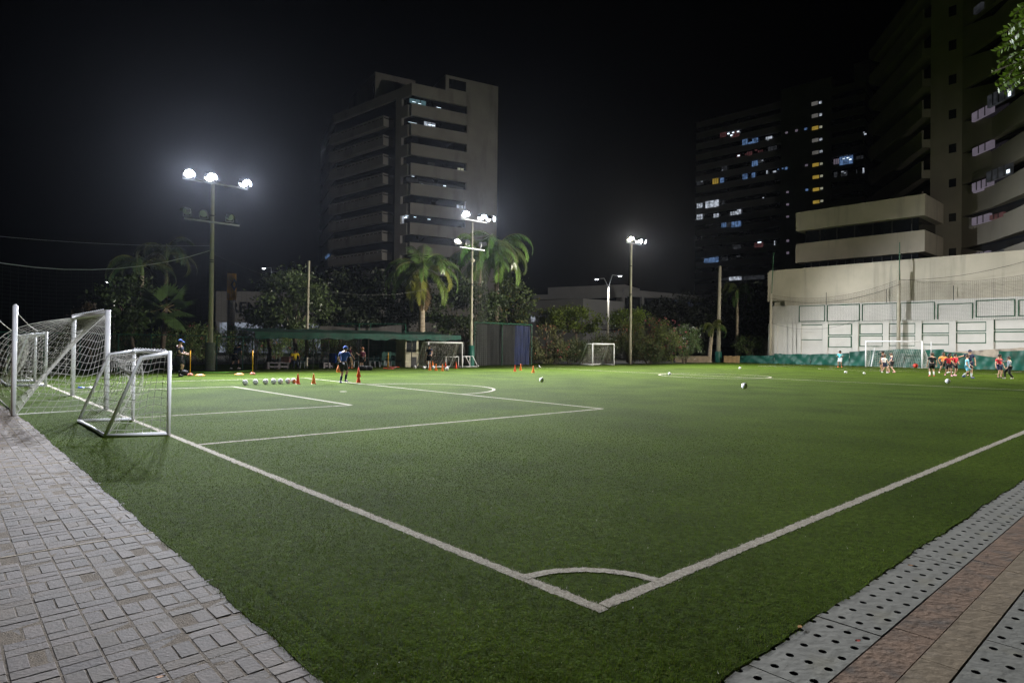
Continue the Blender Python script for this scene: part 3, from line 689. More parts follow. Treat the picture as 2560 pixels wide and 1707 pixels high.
for i, (xa, ya, xb, yb) in enumerate(rects):
    ua, za = zz(1900+xa/3.5636, 640+ya/3.5636); ub, zb = zz(1900+xb/3.5636, 640+yb/3.5636)
    d = .0 if i < 7 else .22; f = MB(); t_ = .085; d0, d1_ = d+.003, d+.05
    f.fbox(WA, WB, ua, ub, za-t_, za, d0, d1_); f.fbox(WA, WB, ua, ub, zb, zb+t_, d0, d1_)
    f.fbox(WA, WB, ua, ua+t_, zb+t_+.002, za-t_-.002, d0, d1_); f.fbox(WA, WB, ub-t_, ub, zb+t_+.002, za-t_-.002, d0, d1_)
    f.build('panel_frame', m_green, rw)
# sloping rough plinth along the foot, rising to the right
e = (WB-WA).normalized(); nn = Vector((e.y, -e.x, 0)); n_ = 40; vs = []
for i in range(n_+1):
    uu = uV*i/n_; zt = .55+2.1*max(0, min(1, (uu-6)/26))**.9+.05*rng.normal()
    for d, z in ((.9, -.05), (.6, zt*.7), (.37, zt)): q = WA+e*uu+nn*d; vs.append((q.x, q.y, z))
pm = MB(); pm.add(vs, [(3*i+j, 3*i+3+j, 3*i+4+j, 3*i+1+j) for i in range(n_) for j in range(2)]); pm.build('plinth', m_plinth, rw)
# rusty pins on the wall top
for x in (590, 1127, 1723):
    ua, za = zz(1900+x/3.5636, 640+432/3.5636); q = WA+e*ua; tag(MB().tube((q.x, q.y, z_top-.1), (q.x, q.y, z_top+1.3), .03, n=6).build('steel_pin', m_frame, loc=(q.x, q.y, z_top-.1)), 'rusty steel pin on top of the white wall, %s' % {590: 'leftmost', 1127: 'middle one left of the concrete pole', 1723: 'rightmost one'}[x], 'pin', 'steel pins on the white wall')

# green tarpaulin boards along the foot of the wall
m_tarp = mat('green_tarpaulin', (.010, .085, .062), .5, .35, 1.2, .22, spec=.4)
TS = SV-1.3
def tarp(x0, x1, yt0, yt1, label, lean=.12):
    A, B = ST(TS, at_s(x0, TS)), ST(TS, at_s(x1, TS)); e = (B-A).normalized(); nn = Vector((e.y, -e.x, 0)); ln = (B-A).length
    za, zb = on_plane(x0, yt0, A, B)[1], on_plane(x1, yt1, A, B)[1]; n = 24; m = 6; vs = []
    ph = rng.uniform(0, 6)
    for i in range(n+1):
        for j in range(m+1):
            u = ln*i/n; v = j/m; z = (za+(zb-za)*i/n)*v
            d = .10*math.sin(3.3*u+2.0*v*3+ph)*math.sin(1.1*u+ph)*(1-.3*v)+.05*math.sin(7*u-6*v)+lean*(1-v)
            q = A+e*u+nn*d; vs.append((q.x, q.y, z+.01+.03*v*math.sin(2*u+ph)))
    fs = [(i*(m+1)+j, (i+1)*(m+1)+j, (i+1)*(m+1)+j+1, i*(m+1)+j+1) for i in range(n) for j in range(m)]
    nb_ = len(vs); vs += [(Vector(v)-nn*.03)[:] for v in vs]; fs += [tuple(k+nb_ for k in f[::-1]) for f in fs]
    return tag(MB().add(vs, fs).build('tarpaulin', m_tarp, smooth=True, loc=A), label, 'tarpaulin', 'green tarpaulins along the wall')
tarp(1849, 1936, 890, 888, 'low green tarpaulin at the foot of the white wall, leftmost one beside the wooden board')
tarp(1936, 2027, 884, 886, 'wrinkled green tarpaulin, second from the left at the foot of the wall')
tarp(2027, 2123, 886, 883, 'smooth green tarpaulin behind the lone child in teal')
tarp(2124, 2260, 879, 873, 'heavily creased green tarpaulin behind the left half of the far goal net')
tarp(2260, 2360, 873, 874, 'green tarpaulin behind the right post of the far goal')
tarp(2360, 2490, 878, 893, 'green tarpaulin sloping down to the right behind the group of children')
tarp(2497, 2600, 877, 877, 'taller green tarpaulin at the right border behind the red shirted child', .05)

# --- white low building beyond the bushes
m_lw = mat('pale_wall', (.24, .24, .25), .9, .08, .4, .1)
lbA, lbB, lbC = XY(1300, 101), XY(1457, 94), XY(1560, 100)
lb = thing('low_white_building', 'low pale building with flat roofs beyond the flowering bushes', 'building', lbA)
h1 = AT(1457, 746, 94).z
MB().fbox(lbA, lbB, 0, (lbB-lbA).length, 0, h1-.02, -10, 0).fbox(lbB, lbC, 0, (lbC-lbB).length, 0, h1, -10, 0).build('wall', m_lw, lb)
MB().fbox(lbB, lbC, 0, (lbC-lbB).length, h1-4.6, h1-4.45, 0, .04).build('groove', m_frame, lb)
A, B = XY(1335, 112), XY(1560, 104); zt = AT(1460, 716, 108).z
MB().fbox(A, B, 2.6, (B-A).length, h1+1.9, zt, -8, 0).build('roof_block', m_lw, lb)
MB().fbox(A, B, 0, (B-A).length, h1+1.0, h1+1.88, -8, .6).build('roof_slab', m_lw, lb)
MB().fbox(A, B, 0, (B-A).length, 0, h1+.998, -8, -.5).build('window_band', m_glassd, lb)
A, B = XY(1556, 104), XY(1778, 118); zl, zr = AT(1556, 728, 104).z, AT(1775, 749, 118).z
ln = (B-A).length; wg = MB()
wg.fbox(A, B, 0, ln, zr-.6, zr+.5, -8, 0).fbox(A, B, 0, ln, 0, zr-3.2, -8, 0)
for i in range(6): wg.fbox(A, B, ln*i/5*.985, ln*i/5*.985+.5, zr-3.2, zr-.6, -8, -.02)
wg.build('side_wing', m_lw, lb)
MB().fbox(A, B, 0, ln, zr-3.15, zr-.65, -8, -.4).build('window_band', m_glassd, lb)
lit(A, B, 1690, 752, 1716, 754, m_win_b, lb, off=-.3); lit(A, B, 1722, 755, 1764, 767, emat('lit_window_deep_blue', (.02, .05, .22), .25, .5, 1), lb, off=-.35)
lit(lbA, lbB, 1328, 791, 1338, 804, m_win_w, lb, off=.02)
MB().fbox(lbB, lbC, 6.2, 7.0, h1-8, h1-5.5, .0, .05).build('window', m_glassd, lb)

# --- pale showroom wall with big letters, and the yellow sign pylon before it
m_sr = mat('showroom_wall', (.22, .215, .215), .85, .06, .4)
A, B = XY(537.6, 112), XY(760, 112); zt = AT(600, 728.6, 112).z; zb = AT(600, 805.6, 112).z
sr = thing('showroom', 'pale box shaped showroom with large dark letters, half hidden by the round tree', 'building', A)
ln = (B-A).length
MB().fbox(A, B, 0, ln, zb, zt, -10, 0).fbox(A, B, 0, .3, 0, zb-.01, -10, -.1).build('wall', m_sr, sr)
MB().fbox(A, B, 0, ln, 0, zb-.02, -10, -1).build('lit_front', emat('showroom_glow', (.55, .62, .75), .5, .6, .5), sr)
def text(name, s, size, loc, rz, m, parent, ext=.05, sx=1.):
    cu = bpy.data.curves.new(name, 'FONT'); cu.body = s; cu.size = size; cu.extrude = ext; cu.offset = size*.012
    o = bpy.data.objects.new(name, cu); COL.objects.link(o); bpy.context.view_layer.update()
    me_ = bpy.data.meshes.new_from_object(o.evaluated_get(bpy.context.evaluated_depsgraph_get())); bpy.data.objects.remove(o)
    M_ = Matrix.Translation(Vector(loc)-ROOT[parent.name]) @ Matrix.Rotation(rz, 4, 'Z') @ Matrix.Rotation(math.pi/2, 4, 'X') @ Matrix.Diagonal((sx, 1, 1, 1))
    me_.transform(M_); me_.materials.clear(); me_.materials.append(m); me_.name = name
    o2 = bpy.data.objects.new(name, me_); COL.objects.link(o2); o2.parent = parent; ROOT[o2.name] = ROOT[parent.name]; return o2
q = AT(574, 781.5, 111.9); h = (AT(600, 755, 111.9).z-q.z)
text('lettering', 'RENA', h/.69, (q.x, 111.88, q.z), 0, mat('sign_letter', (.012, .014, .02), .6, .1, 3), sr, .08, 1.0)
q = XY(577, 100); pyl = thing('sign_pylon', 'tall yellow and grey sign pylon in front of the showroom', 'sign', q)
zt = AT(577, 684, 100).z; zb = AT(577, 750, 100).z; wdt = 19*100/FPX
MB().box((q.x, q.y, (zt+zb)/2), wdt, .6, zt-zb).build('sign_panel', mat('sign_yellow', (.55, .30, .03), .5, .08, 2), pyl)
MB().box((q.x-.05, q.y, zb/2-.01), wdt*.85, .5, zb-.02).build('post', m_sr, pyl)
dm = MB(); cx_, cz_ = q.x+wdt*.45, AT(577, 712, 100).z
def rh(a, b, y): return [Vector((cx_, y, cz_+b)), Vector((cx_-a, y, cz_)), Vector((cx_, y, cz_-b)), Vector((cx_+a, y, cz_))]
o_, i_ = rh(.55, 1.0, q.y-.34), rh(.24, .5, q.y-.34); o2 = [v+Vector((0, .1, 0)) for v in o_]; i2 = [v+Vector((0, .1, 0)) for v in i_]
dm.add(o_+i_+o2+i2, [(k, (k+1) % 4, 4+(k+1) % 4, 4+k) for k in range(4)]+[(k, 8+k, 8+(k+1) % 4, (k+1) % 4) for k in range(4)]+[(4+k, 4+(k+1) % 4, 12+(k+1) % 4, 12+k) for k in range(4)])
dm.build('emblem', mat('emblem_dark', (.03, .03, .035), .4, .1, 3), pyl)
# low stone wall and wooden board at the far corner
q0, q1 = G(1690, 901), G(1772, 901); q0 = XY(1690, 74); q1 = XY(1775, 74)
lw = MB().fbox(q0, q1, 0, (q1-q0).length, 0, .75, -.3, 0); tag(lw.build('stone_wall', mat('stone', (.3, .24, .17), .95, .25, 3, .6), loc=q0), 'low stone wall at the far corner behind the small palm', 'wall')
q0, q1 = XY(1810, 75), XY(1850, 75)
bd = thing('wooden_board', 'tan wooden board standing between the green pole pad and the tarpaulins', 'board', q0); wdm = mat('tan_wood', (.30, .20, .10), .85, .25, 2.5, .3)
for i in range(4): l_ = (q1-q0).length/4; MB().fbox(q0, q1, l_*i+.01, l_*(i+1)-.01, 0, .78+.04*(i % 2), -.06, 0).build('plank', wdm, bd)
q0, q1 = XY(1884, 80), XY(1921, 80)
tag(MB().fbox(q0, q1, 0, (q1-q0).length, 0, AT(1900, 850, 80).z, -.3, 0).fbox(q0, q1, .95, 1.05, .02, AT(1900, 850, 80).z-.05, .0, .04).build('cream_wall', mat('cream', (.45, .42, .34), .9, .12, 1.2, .2), loc=q0), 'short cream wall left of the concrete corner pole', 'wall')
# ------------------------------------------------------------------ FLOODLIGHT POLES
m_pole = mat('pole_concrete', (.42, .385, .31), .9, .1, 2.5, .3, stains=(2., (.27, .24, .19), .55, .8, (1, 1, .2)))
m_galv = mat('galvanised', (.45, .46, .48), .45, .12, 5, metal=.6)
m_hous = mat('lamp_housing', (.35, .36, .38), .4, .1, 4, metal=.4)
m_off = mat('lamp_glass_off', (.5, .53, .56), .15, .1, 4)
m_blk = mat('black_iron', (.03, .03, .032), .5, .15, 5)
def light(name, kind, loc, power, col, parent, target=None, angle=122, blend=1.0, rad=.05):
    ld = bpy.data.lights.new(name, kind); ld.energy = power; ld.color = col; ld.shadow_soft_size = rad
    if kind == 'SPOT': ld.spot_size = R(angle); ld.spot_blend = blend
    o = bpy.data.objects.new(name, ld); COL.objects.link(o); o.parent = parent
    o.location = Vector(loc)-ROOT[parent.name]
    if target is not None: o.rotation_euler = (Vector(target)-Vector(loc)).to_track_quat('-Z', 'Y').to_euler()
    return o
def flood_head(parent, c, aim, size=.42, lens=None, bar=None):
    """housing with fins, yoke and a round-cornered lens; c = centre of the lens"""
    d = (Vector(aim)-Vector(c)).normalized(); X = d.cross(Vector((0, 0, 1))).normalized(); Z = X.cross(d).normalized(); c = Vector(c)
    b = MB(); ax = (X, d, Z)
    b.path([c-d*.13, c-d*.12, c+d*.002], [size*.36, size*.49, size*.51], 20)
    for i in range(5): b.box(c-d*.17+X*(i-2)*size*.18, .02, .08, size*.7, ax=ax)
    h = b.build('floodlight', m_hous, parent)
    vb = MB(); vs = []; K = 12                                   # black visor added round the upper half to cut the light above the beam
    for rr_ in (size*.515, size*.535):
        for q in range(K+1):
            a_ = math.pi*(-.06+1.12*q/K); r3 = X*math.cos(a_)*rr_+Z*math.sin(a_)*rr_; vs += [c-d*.02+r3, c+d*.40+r3]
    o_ = 2*(K+1); fs = []
    for q in range(K):
        fs += [(2*q, 2*q+1, 2*q+3, 2*q+2), (o_+2*q+2, o_+2*q+3, o_+2*q+1, o_+2*q), (2*q+1, o_+2*q+1, o_+2*q+3, 2*q+3)]
    vb.add(vs, fs); vb.build('added_hood', m_blk, h)
    y = MB(); yb = c-d*.08-Vector((0, 0, size*.72))
    for sg in (-1, 1): y.path([c-d*.08+X*sg*size*.54, yb+X*sg*size*.54], .018, 5)
    y.path([yb-X*size*.54, yb+X*size*.54], .018, 5); y.build('yoke', m_galv, h)
    l = MB(); n = 24; pts = []
    for k in range(n):
        a = 2*math.pi*k/n; ca, sa = math.cos(a), math.sin(a); q = .5*size
        pts.append(c+d*.004+X*q*ca+Z*q*.92*sa)
    l.add(pts+[p_+d*.015 for p_ in pts], [tuple(range(n))[::-1], tuple(range(n, 2*n))]+[(k, (k+1) % n, n+(k+1) % n, n+k) for k in range(n)])
    l.build('lens', lens or m_off, h); return h
e_A = emat('led_cool', (.80, .86, 1.), 30, 0); e_B = emat('led_cool_white', (.86, .91, 1.), 30, 0); e_C = emat('led_warm', (1., .93, .74), 25, 0)
e_Cw = emat('led_neutral', (.92, .95, 1.), 25, 0); e_S = emat('street_led', (.85, .9, 1.), 22, 0)
def flood_pole(label, base, top, r0, r1, pad, pad_mat, mid=None):
    t = thing('floodlight_pole', label, 'floodlight', base)
    n = 10; pts = [(base.x, base.y, top*i/n) for i in range(n+1)]; b = MB(); b.path(pts, [r0+(r1-r0)*i/n for i in range(n+1)], 14); b.build('pole', m_pole, t, True)
    if pad: 
        h, r = pad; MB().lathe(base, [(r*.96, 0.0), (r, .05), (r*1.01, h*.5), (r*.98, h), (r*.6, h+.01)], 18).build('pad', pad_mat, t, True)
    for z in (top*.56, top*.57, top*.8): MB().lathe((base.x, base.y, z), [(r0*.95, 0), (r0*.95, .06)], 14).build('band', m_blk, t)
    return t
def arm(t, base, z, a0, a1, dirv=SD, off=.0):
    nn = Vector((dirv.y, -dirv.x, 0))*off
    p0, p1 = Vector((base.x, base.y, z))+dirv*a0+nn, Vector((base.x, base.y, z))+dirv*a1+nn
    b = MB(); b.box((p0+p1)/2, (p1-p0).length, .09, .09, ax=(dirv, Vector((-dirv.y, dirv.x, 0)), Vector((0, 0, 1)))); b.build('crossarm', m_galv, t)
m_padA = mat('mesh_padding', (.16, .19, .15), .9, .25, 18, .6)
m_padG = mat('green_padding', (.012, .11, .085), .5, .15, 3, .2)
# A: left pole
At = 36.4; As = at_t(526, At); A0 = ST(As, At); dA = A0.y
zA = AT(520, 447, dA).z; zAl = AT(520, 557, dA).z
pA = flood_pole('tall concrete floodlight pole at the left with three blazing lamps, grey padded foot', A0, zA+.05, .15, .095, (1.62, .26), m_padA)
arm(pA, A0, zA-.3, -1.6, 1.9, off=.14); arm(pA, A0, zAl, -1.55, 1.45, off=.2)
def aimed(base, z, a, aim, off=.2, dirv=SD): return Vector((base.x, base.y, z))+dirv*a+Vector((dirv.y, -dirv.x, 0))*off
CA, CBc, CCc = (.86, .90, .98), (.91, .94, .97), (1., .93, .78)
for a, tg in ((-1.38, ST(3, 9)), (-.28, ST(10, 5)), (1.62, ST(15, 7))):
    c = aimed(A0, zA, a, tg, .3); flood_head(pA, c, tg, .52, e_A)
    light('flood_lamp', 'SPOT', c+(tg-c).normalized()*.12, FLOOD, CA, pA, tg)
for a, tg in ((-1.45, ST(-14, 12, 3)), (-.55, ST(-2, 12, 2)), (.9, ST(10, 12, 2))):
    c = aimed(A0, zAl+.42, a, tg, .25); flood_head(pA, c, tg, .40)
# B: centre pole
Bt = 36.6; Bs = at_t(1177.5, Bt); B0 = ST(Bs, Bt); dB = B0.y
zB = AT(1178, 541, dB).z; zBl = AT(1175, 623, dB).z
pB = flood_pole('concrete floodlight pole at the centre, in front of the palms, green padded foot', B0, AT(1178, 556, dB).z, .145, .06, (1.65, .25), m_padG)
arm(pB, B0, zB-.35, -1.2, 1.3, off=.12); arm(pB, B0, zBl, -1.4, 1.1, off=.18)
MB().lathe((B0.x, B0.y-.0, AT(1178, 656, dB).z), [(.13, 0), (.22, .1), (.2, .25), (.1, .33)], 12).build('junction_box', m_pole, pB)
for a, tg, e_, cl, k in ((-1.02, ST(14, 5), e_B, CBc, 1.3), (.6, ST(27, 6), e_B, CBc, 1.), (1.45, ST(42, 6), e_B, CBc, 1.)):
    c = aimed(B0, zB, a, tg, .3); flood_head(pB, c, tg, .52, e_)
    light('flood_lamp', 'SPOT', c+(tg-c).normalized()*.12, FLOOD*k, cl, pB, tg)
for a, tg, on in ((-1.55, ST(4, 18, 0), 1), (-.75, ST(20, 60, 6), 0), (.75, ST(60, 20, 6), 0)):
    c = aimed(B0, zBl+.42, a, tg, .25); flood_head(pB, c, tg, .40, e_C if on else None)
    if on: light('flood_lamp', 'SPOT', c+(tg-c).normalized()*.12, FLOOD*.12, CCc, pB, tg)
# C: right-of-centre pole
Ct = 36.6; Cs = at_t(1575.5, Ct); Cp = ST(Cs, Ct); dC = Cp.y; zC = AT(1575, 600, dC).z
pC = flood_pole('concrete floodlight pole rising behind the oleander bushes, warm and white lamps', Cp, AT(1575, 605, dC).z, .15, .10, None, None)
arm(pC, Cp, zC-.35, -.9, 1.35, off=.14)
for a, tg, e_, cl in ((-.65, ST(30, 5), e_C, CCc), (.62, ST(47, 6), e_Cw, CBc), (1.3, ST(60, 12), e_Cw, CBc)):
    c = aimed(Cp, zC, a, tg, .3); flood_head(pC, c, tg, .52, e_)
    light('flood_lamp', 'SPOT', c+(tg-c).normalized()*.12, FLOOD*.9, cl, pC, tg)
# the matching poles of the near touchline stand outside the frame on the right; the far one is lit
for i, s in enumerate((9.2, 28.3, 47.)):
    b0 = ST(s, -3.0); t = flood_pole('concrete floodlight pole on the near touchline, %s' % ('beside the corner, one lamp lit', 'middle one, lamps off', 'farthest one, lamps lit')[i], b0, 11.6, .15, .10, (1.65, .25), m_padG)
    arm(t, b0, 11.2, -1.5, 1.6, off=-.14)
    for j, (a, tg) in enumerate(((-1.3, ST(s+2, 22)), (0.3, ST(s+12, 18)), (1.4, ST(s+26, 14, 3.5)))):
        if i == 0: tg = ST(.2, 15.5+3*j, 1.)
        if i == 2 and j == 0: tg = ST(29, 45, 11)
        if i == 2 and j == 1: tg = ST(49, 36, 1.5)
        c = aimed(b0, 11.55, a, tg, -.3); on = i == 2 or (i == 0 and j == 0); flood_head(t, c, tg, .46, (e_A if i == 0 else e_C) if on else None)
        if on: light('flood_lamp', 'SPOT', c+(tg-c).normalized()*.12, FLOOD*(D1K if i == 0 else D3K*(12., 4.5, 1.05)[j]), CA if i == 0 else (1., .94, .82), t, tg, 62 if i == 0 else (56 if j == 0 else 134))

# ------------------------------------------------------------------ STREET LAMPS
def street_lamp(label, px, junction_y, lamps, depth, lit_=(1, 1)):
    j = AT(px, junction_y, depth); b0 = Vector((j.x, j.y, 0)); t = thing('street_lamp', label, 'street lamp', b0)
    MB().path([b0, (b0.x, b0.y, j.z*.5), j], [.16, .13, .10], 10).build('pole', m_pole, t, True)
    for (lx, ly), on in zip(lamps, lit_):
        e = AT(lx, ly, depth); sg = 1 if e.x > j.x else -1
        k = Vector((e.x-sg*.9, e.y, e.z+.12))
        MB().path([j, j.lerp(k, .92), k, e+Vector((-sg*.3, 0, .05))], [.04, .035, .035, .03], 6).build('arm', m_galv, t)
        h = MB().box(e+Vector((0, 0, .04)), .62, .26, .10).build('lamp_head', m_hous, t)
        MB().lathe(e+Vector((0, -.02, -.075)), [(.05, 0), (.13, .02), (.14, .055)], 14, 1.5, .8).build('lens', e_S if on else m_off, h)
        if on: light('street_lamp_light', 'SPOT', e+Vector((0, 0, -.12)), 3600*on, (.9, .93, 1.), t, e+Vector((0, -.6, -5)), 140, .8, .08)
    return t
street_lamp('double armed street lamp beyond the bushes, both heads lit, right of centre', 1521, 718, [(1492, 698), (1549.5, 690)], 78, (.3, 1))
street_lamp('double armed street lamp above the round tree at the left, left head lit', 680, 702, [(660, 671), (698, 681)], 80, (1, 0))
street_lamp('small lone street lamp among the dark trees at the far left', 288, 733, [(270, 705)], 75, (1,))
q = XY(766, 47); zt = AT(769, 652, 47).z
tag(MB().path([(q.x, q.y, 0), (q.x+.05, q.y, zt*.5), (q.x+.1, q.y, zt)], [.13, .11, .08], 10).build('utility_pole', m_pole, loc=q), 'bare grey utility pole standing before the dark trees left of the palms', 'pole')

# ------------------------------------------------------------------ CORNER POLES, SAFETY NETS, CABLES
q = ST(66.5, at_s(1796, 66.5)); t = thing('concrete_pole', 'plain concrete pole at the far corner with a green padded foot', 'pole', q); zt = AT(1800, 665, q.y).z
MB().path([q, (q.x+.02, q.y, zt*.5), (q.x+.1, q.y, zt)], [.27, .22, .17], 12).build('pole', m_pole, t, True)
MB().lathe(q, [(.38, 0), (.4, .05), (.4, 1.25), (.38, 1.3)], 16).build('pad', m_padG, t, True)
q1 = ST(SV-.75, at_s(1925, SV-.75)); zt = AT(1932, 632, q1.y).z; zm = AT(1926, 712, q1.y).z
t = thing('concrete_pole', 'concrete pole with a thin green mast at the left end of the white wall', 'pole', q1)
MB().path([q1, (q1.x+.08, q1.y, zm)], [.2, .13], 10).build('pole', m_pole, t, True); MB().path([(q1.x+.1, q1.y-.1, zm-1), (q1.x+.28, q1.y-.1, zt)], [.06, .05], 8).build('mast', m_green, t)
q2 = ST(SV-.75, at_s(2246, SV-.75)); zt2 = AT(2247, 606, q2.y).z; zm2 = AT(2246, 676, q2.y).z
t = thing('concrete_pole', 'concrete pole with a thin mast in front of the middle of the white wall', 'pole', q2)
MB().path([q2, (q2.x, q2.y, zm2)], [.2, .14], 10).build('pole', m_pole, t, True); MB().path([(q2.x, q2.y-.1, zm2-1), (q2.x, q2.y-.1, zt2)], [.06, .045], 8).build('mast', m_green, t)
m_cable = mat('cable_dark', (.05, .05, .05), .6, .1, 4); m_cablel = mat('cable_pale', (.55, .55, .58), .6, .1, 4); m_net = mat('net_dark', (.04, .05, .045), .8, .1, 4)
def sag(p0, p1, s, n=16): return [Vector(p0).lerp(Vector(p1), i/n)-Vector((0, 0, s*4*(i/n)*(1-i/n))) for i in range(n+1)]
def cable(name, label, pts, r, m, cat='cable'): return tag(MB().path(pts, r, 5).build(name, m, loc=pts[0]), label, cat)
def safety_net(label, top, z0, cell, r=.004, mm=None, rope=None):
    """top: polyline of the net's head rope; the mesh hangs down to z0"""
    t = thing('safety_net', label, 'net', (top[0].x, top[0].y, z0)); b = MB(); mm = mm or m_net
    seg = [(top[i+1]-top[i]).length for i in range(len(top)-1)]; Lr = sum(seg)
    def at(u):
        for i, sl_ in enumerate(seg):
            if u <= sl_ or i == len(seg)-1: return top[i].lerp(top[i+1], min(1, u/sl_))
            u -= sl_
    n = int(Lr/cell); tp = [at(Lr*i/n) for i in range(n+1)]
    for q in tp: b.path([(q.x, q.y, z0), q], r, 3, False)
    m_ = int((max(q.z for q in tp)-z0)/cell)
    st = max(1, n//12)
    for j in range(m_+1):
        pts = []
        for i in list(range(0, n, st))+[n]: q = tp[i]; pts.append((q.x, q.y, z0+(q.z-z0)*j/m_))
        b.path(pts, r, 3, False)
    b.build('mesh', mm, t); MB().path(top, .02 if rope else .012, 5).build('head_rope', rope or m_cable, t)
    return t
zr = AT(518, 625, dA).z
endL = AT(-120, 600, 29.5)
safety_net('fine dark safety net hanging from the pale rope left of the left floodlight pole', sag(Vector((A0.x, A0.y, zr)), ST(-10, 36.2, zr+1.8), 2.6), .1, .30, rope=m_cablel)
safety_net('fine dark safety net sagging between the left and the centre floodlight poles', sag(Vector((A0.x, A0.y, zr-.2)), Vector((B0.x, B0.y, AT(1171, 686, dB).z)), 2.0), .1, .30)
cable('cable', 'thin wire running left from the left floodlight pole above the pale rope', sag(Vector((A0.x, A0.y, zr+.25)), ST(-12, 37, zr+.4), .7), .006, m_cablel)
safety_net('dark safety net hung between the centre floodlight pole and the blue tarpaulin frame', [Vector((B0.x+.3, B0.y, 8.4)), Vector((B0.x+1.2, B0.y+.6, 8.2))], .1, .16, .010, mat('net_pale', (.13, .14, .13), .8, .1, 4))
zA_, zB_ = zm+.2, zm2+1.2
safety_net('grey safety net hung before the white wall between the two concrete poles', sag(Vector((q1.x+.2, q1.y-.1, zm-1.2)), Vector((q2.x, q2.y-.1, zm2-.9)), 1.0), 4.6, .16, .0055, m_cable)
safety_net('grey safety net hung before the white wall right of the middle concrete pole', sag(Vector((q2.x, q2.y-.1, zm2-.9)), ST(SV-.75, 4, zm2-.2), .9), 4.6, .16, .0055, m_cable)
cable('cable', 'dark wire sagging across the beige wall left of the middle pole', sag(Vector((q1.x, q1.y-.3, zm-1.6)), Vector((q2.x, q2.y-.3, zm2-1.4)), 1.1), .018, m_cable)
cable('cable', 'dark wire rising to the right across the beige wall', sag(Vector((q2.x, q2.y-.3, zm2-1.0)), ST(SV-1, 5, zm2+1.2), .8), .018, m_cable)
cable('cable', 'thin wire sagging low across the white wall above its panels', sag(Vector((q1.x, q1.y-.3, 4.7)), ST(SV-1, at_s(2160, SV), 4.9), .9), .014, m_cable)

# ------------------------------------------------------------------ GOALS
m_wpaint = mat('white_goal_paint', (.84, .84, .87), .4, .05, 3, spec=.5, stains=(3., (.5, .49, .47), .62, .85, (1, 1, 1)))
m_gnet = mat('white_net_cord', (.62, .60, .56), .8, .15, 9); m_gnet2 = mat('grey_net_cord', (.42, .42, .36), .8, .15, 9)
def netsurf(b, f, nu, nv, r, seg=10, jit=.0):
    for i in range(nu+1):
        u = i/nu; b.path([f(u, k/seg) for k in range(seg+1)], r, 3, False)
    for j in range(nv+1):
        v = j/nv; b.path([f(k/seg/1.5, v) for k in range(int(seg*1.5)+1)], r, 3, False)
def frame_goal(label, P0, P1, h, T0, T1, B0, B1, r, cell, netr, net=True, group=None, mnet=None, sagk=.25, hooks=False, base='portable_goal'):
    t = thing(base, label, 'goal', P0.lerp(P1, .5), group); up = Vector((0, 0, 1)); rr = Vector((0, 0, r))
    for P in (P0, P1): MB().tube(P, P+up*h, r, n=10).build('post', m_wpaint, t, True)
    MB().tube(P0+up*(h-r), P1+up*(h-r), r, n=10).build('crossbar', m_wpaint, t, True)
    for P, T, Bk in ((P0, T0, B0), (P1, T1, B1)):
        MB().path([P+up*(h-r), T, Bk+rr], r*.85, 9).path([Bk+rr, P+rr], r*.85, 9).build('side_frame', m_wpaint, t, True)
    MB().tube(B0+rr, B1+rr, r*.85, n=9).build('back_bar', m_wpaint, t, True)
    if net:
        b = MB(); wd = (P1-P0).length; inw = ((P0+P1)/2-(B0+B1)/2); inw.z = 0; inw.normalize()
        H0, H1 = P0+up*(h-2*r), P1+up*(h-2*r)
        def backf(u, v):
            q = T0.lerp(T1, u).lerp(B0.lerp(B1, u), v); bulge = math.sin(math.pi*v)*sagk+.06*math.sin(9*u+5*v)*math.sin(math.pi*v)
            q = q+inw*bulge*(.6+.4*math.sin(math.pi*u)); q.z = max(.01, q.z-.07*math.sin(math.pi*u)*(1-v)); return q
        nu = max(4, int(wd/cell)); nv = max(4, int((T0-B0).length/cell)); netsurf(b, backf, nu, nv, netr)
        def roof(u, v):
            q = H0.lerp(H1, u).lerp(T0.lerp(T1, u), v); q.z -= .12*math.sin(math.pi*u)*(.3+.7*v)+.03*math.sin(14*u); return q
        netsurf(b, roof, nu, max(2, int((P0+up*h-T0).length/cell)), netr)
        for P, T, Bk, Hh in ((P0, T0, B0, H0), (P1, T1, B1, H1)):
            def side(u, v):
                a = P.lerp(Hh, v); tt = v; c_ = Bk.lerp(T, v); q = a.lerp(c_, u); q += inw*0; 
                k_ = math.sin(math.pi*u)*math.sin(math.pi*v); q += (P1-P0).normalized()*.12*k_*(1 if P is P0 else -1); q.z += .05*math.sin(7*u)*k_; return q
            netsurf(b, side, max(3, int((P-Bk).length/cell)), nv, netr)
        b.build('net', mnet or m_gnet, t)
        if hooks:
            for i in range(1, 12): q = P0.lerp(P1, i/12)+up*(h+.0); MB().path([q, q+up*.03-inw*.03, q-inw*.06-up*.02], .008, 4).build('net_hook', m_wpaint, t)
    return t
def Z(v, z): return Vector((v.x, v.y, z))
# near small goal
P0, P1 = G(421, 1088), G(332, 1051); B0_, B1_ = G(262, 1093.5), G(197.5, 1055)
dd = ((B0_-P0)+(B1_-P1))*.5
T0, T1 = P0+dd*.46+Vector((0, 0, 1.35)), P1+dd*.46+Vector((0, 0, 1.36))
frame_goal('small white portable goal in the left foreground with a slack white net', P0, P1, 1.46, T0, T1, P0+dd, P1+dd, .034, .13, .0042, sagk=.33, hooks=True, group='small white goals')
# small goal farther left
P0, P1 = G(114, 965), G(87, 954); dd = G(20, 966.5)-P0
frame_goal('white portable goal at the left edge, standing beyond the full size goal', P0, P1, 1.93, P0+dd*.5+Vector((0, 0, 1.82)), P1+dd*.5+Vector((0, 0, 1.82)), P0+dd, P1+dd, .045, .14, .006, sagk=.3, group='small white goals')
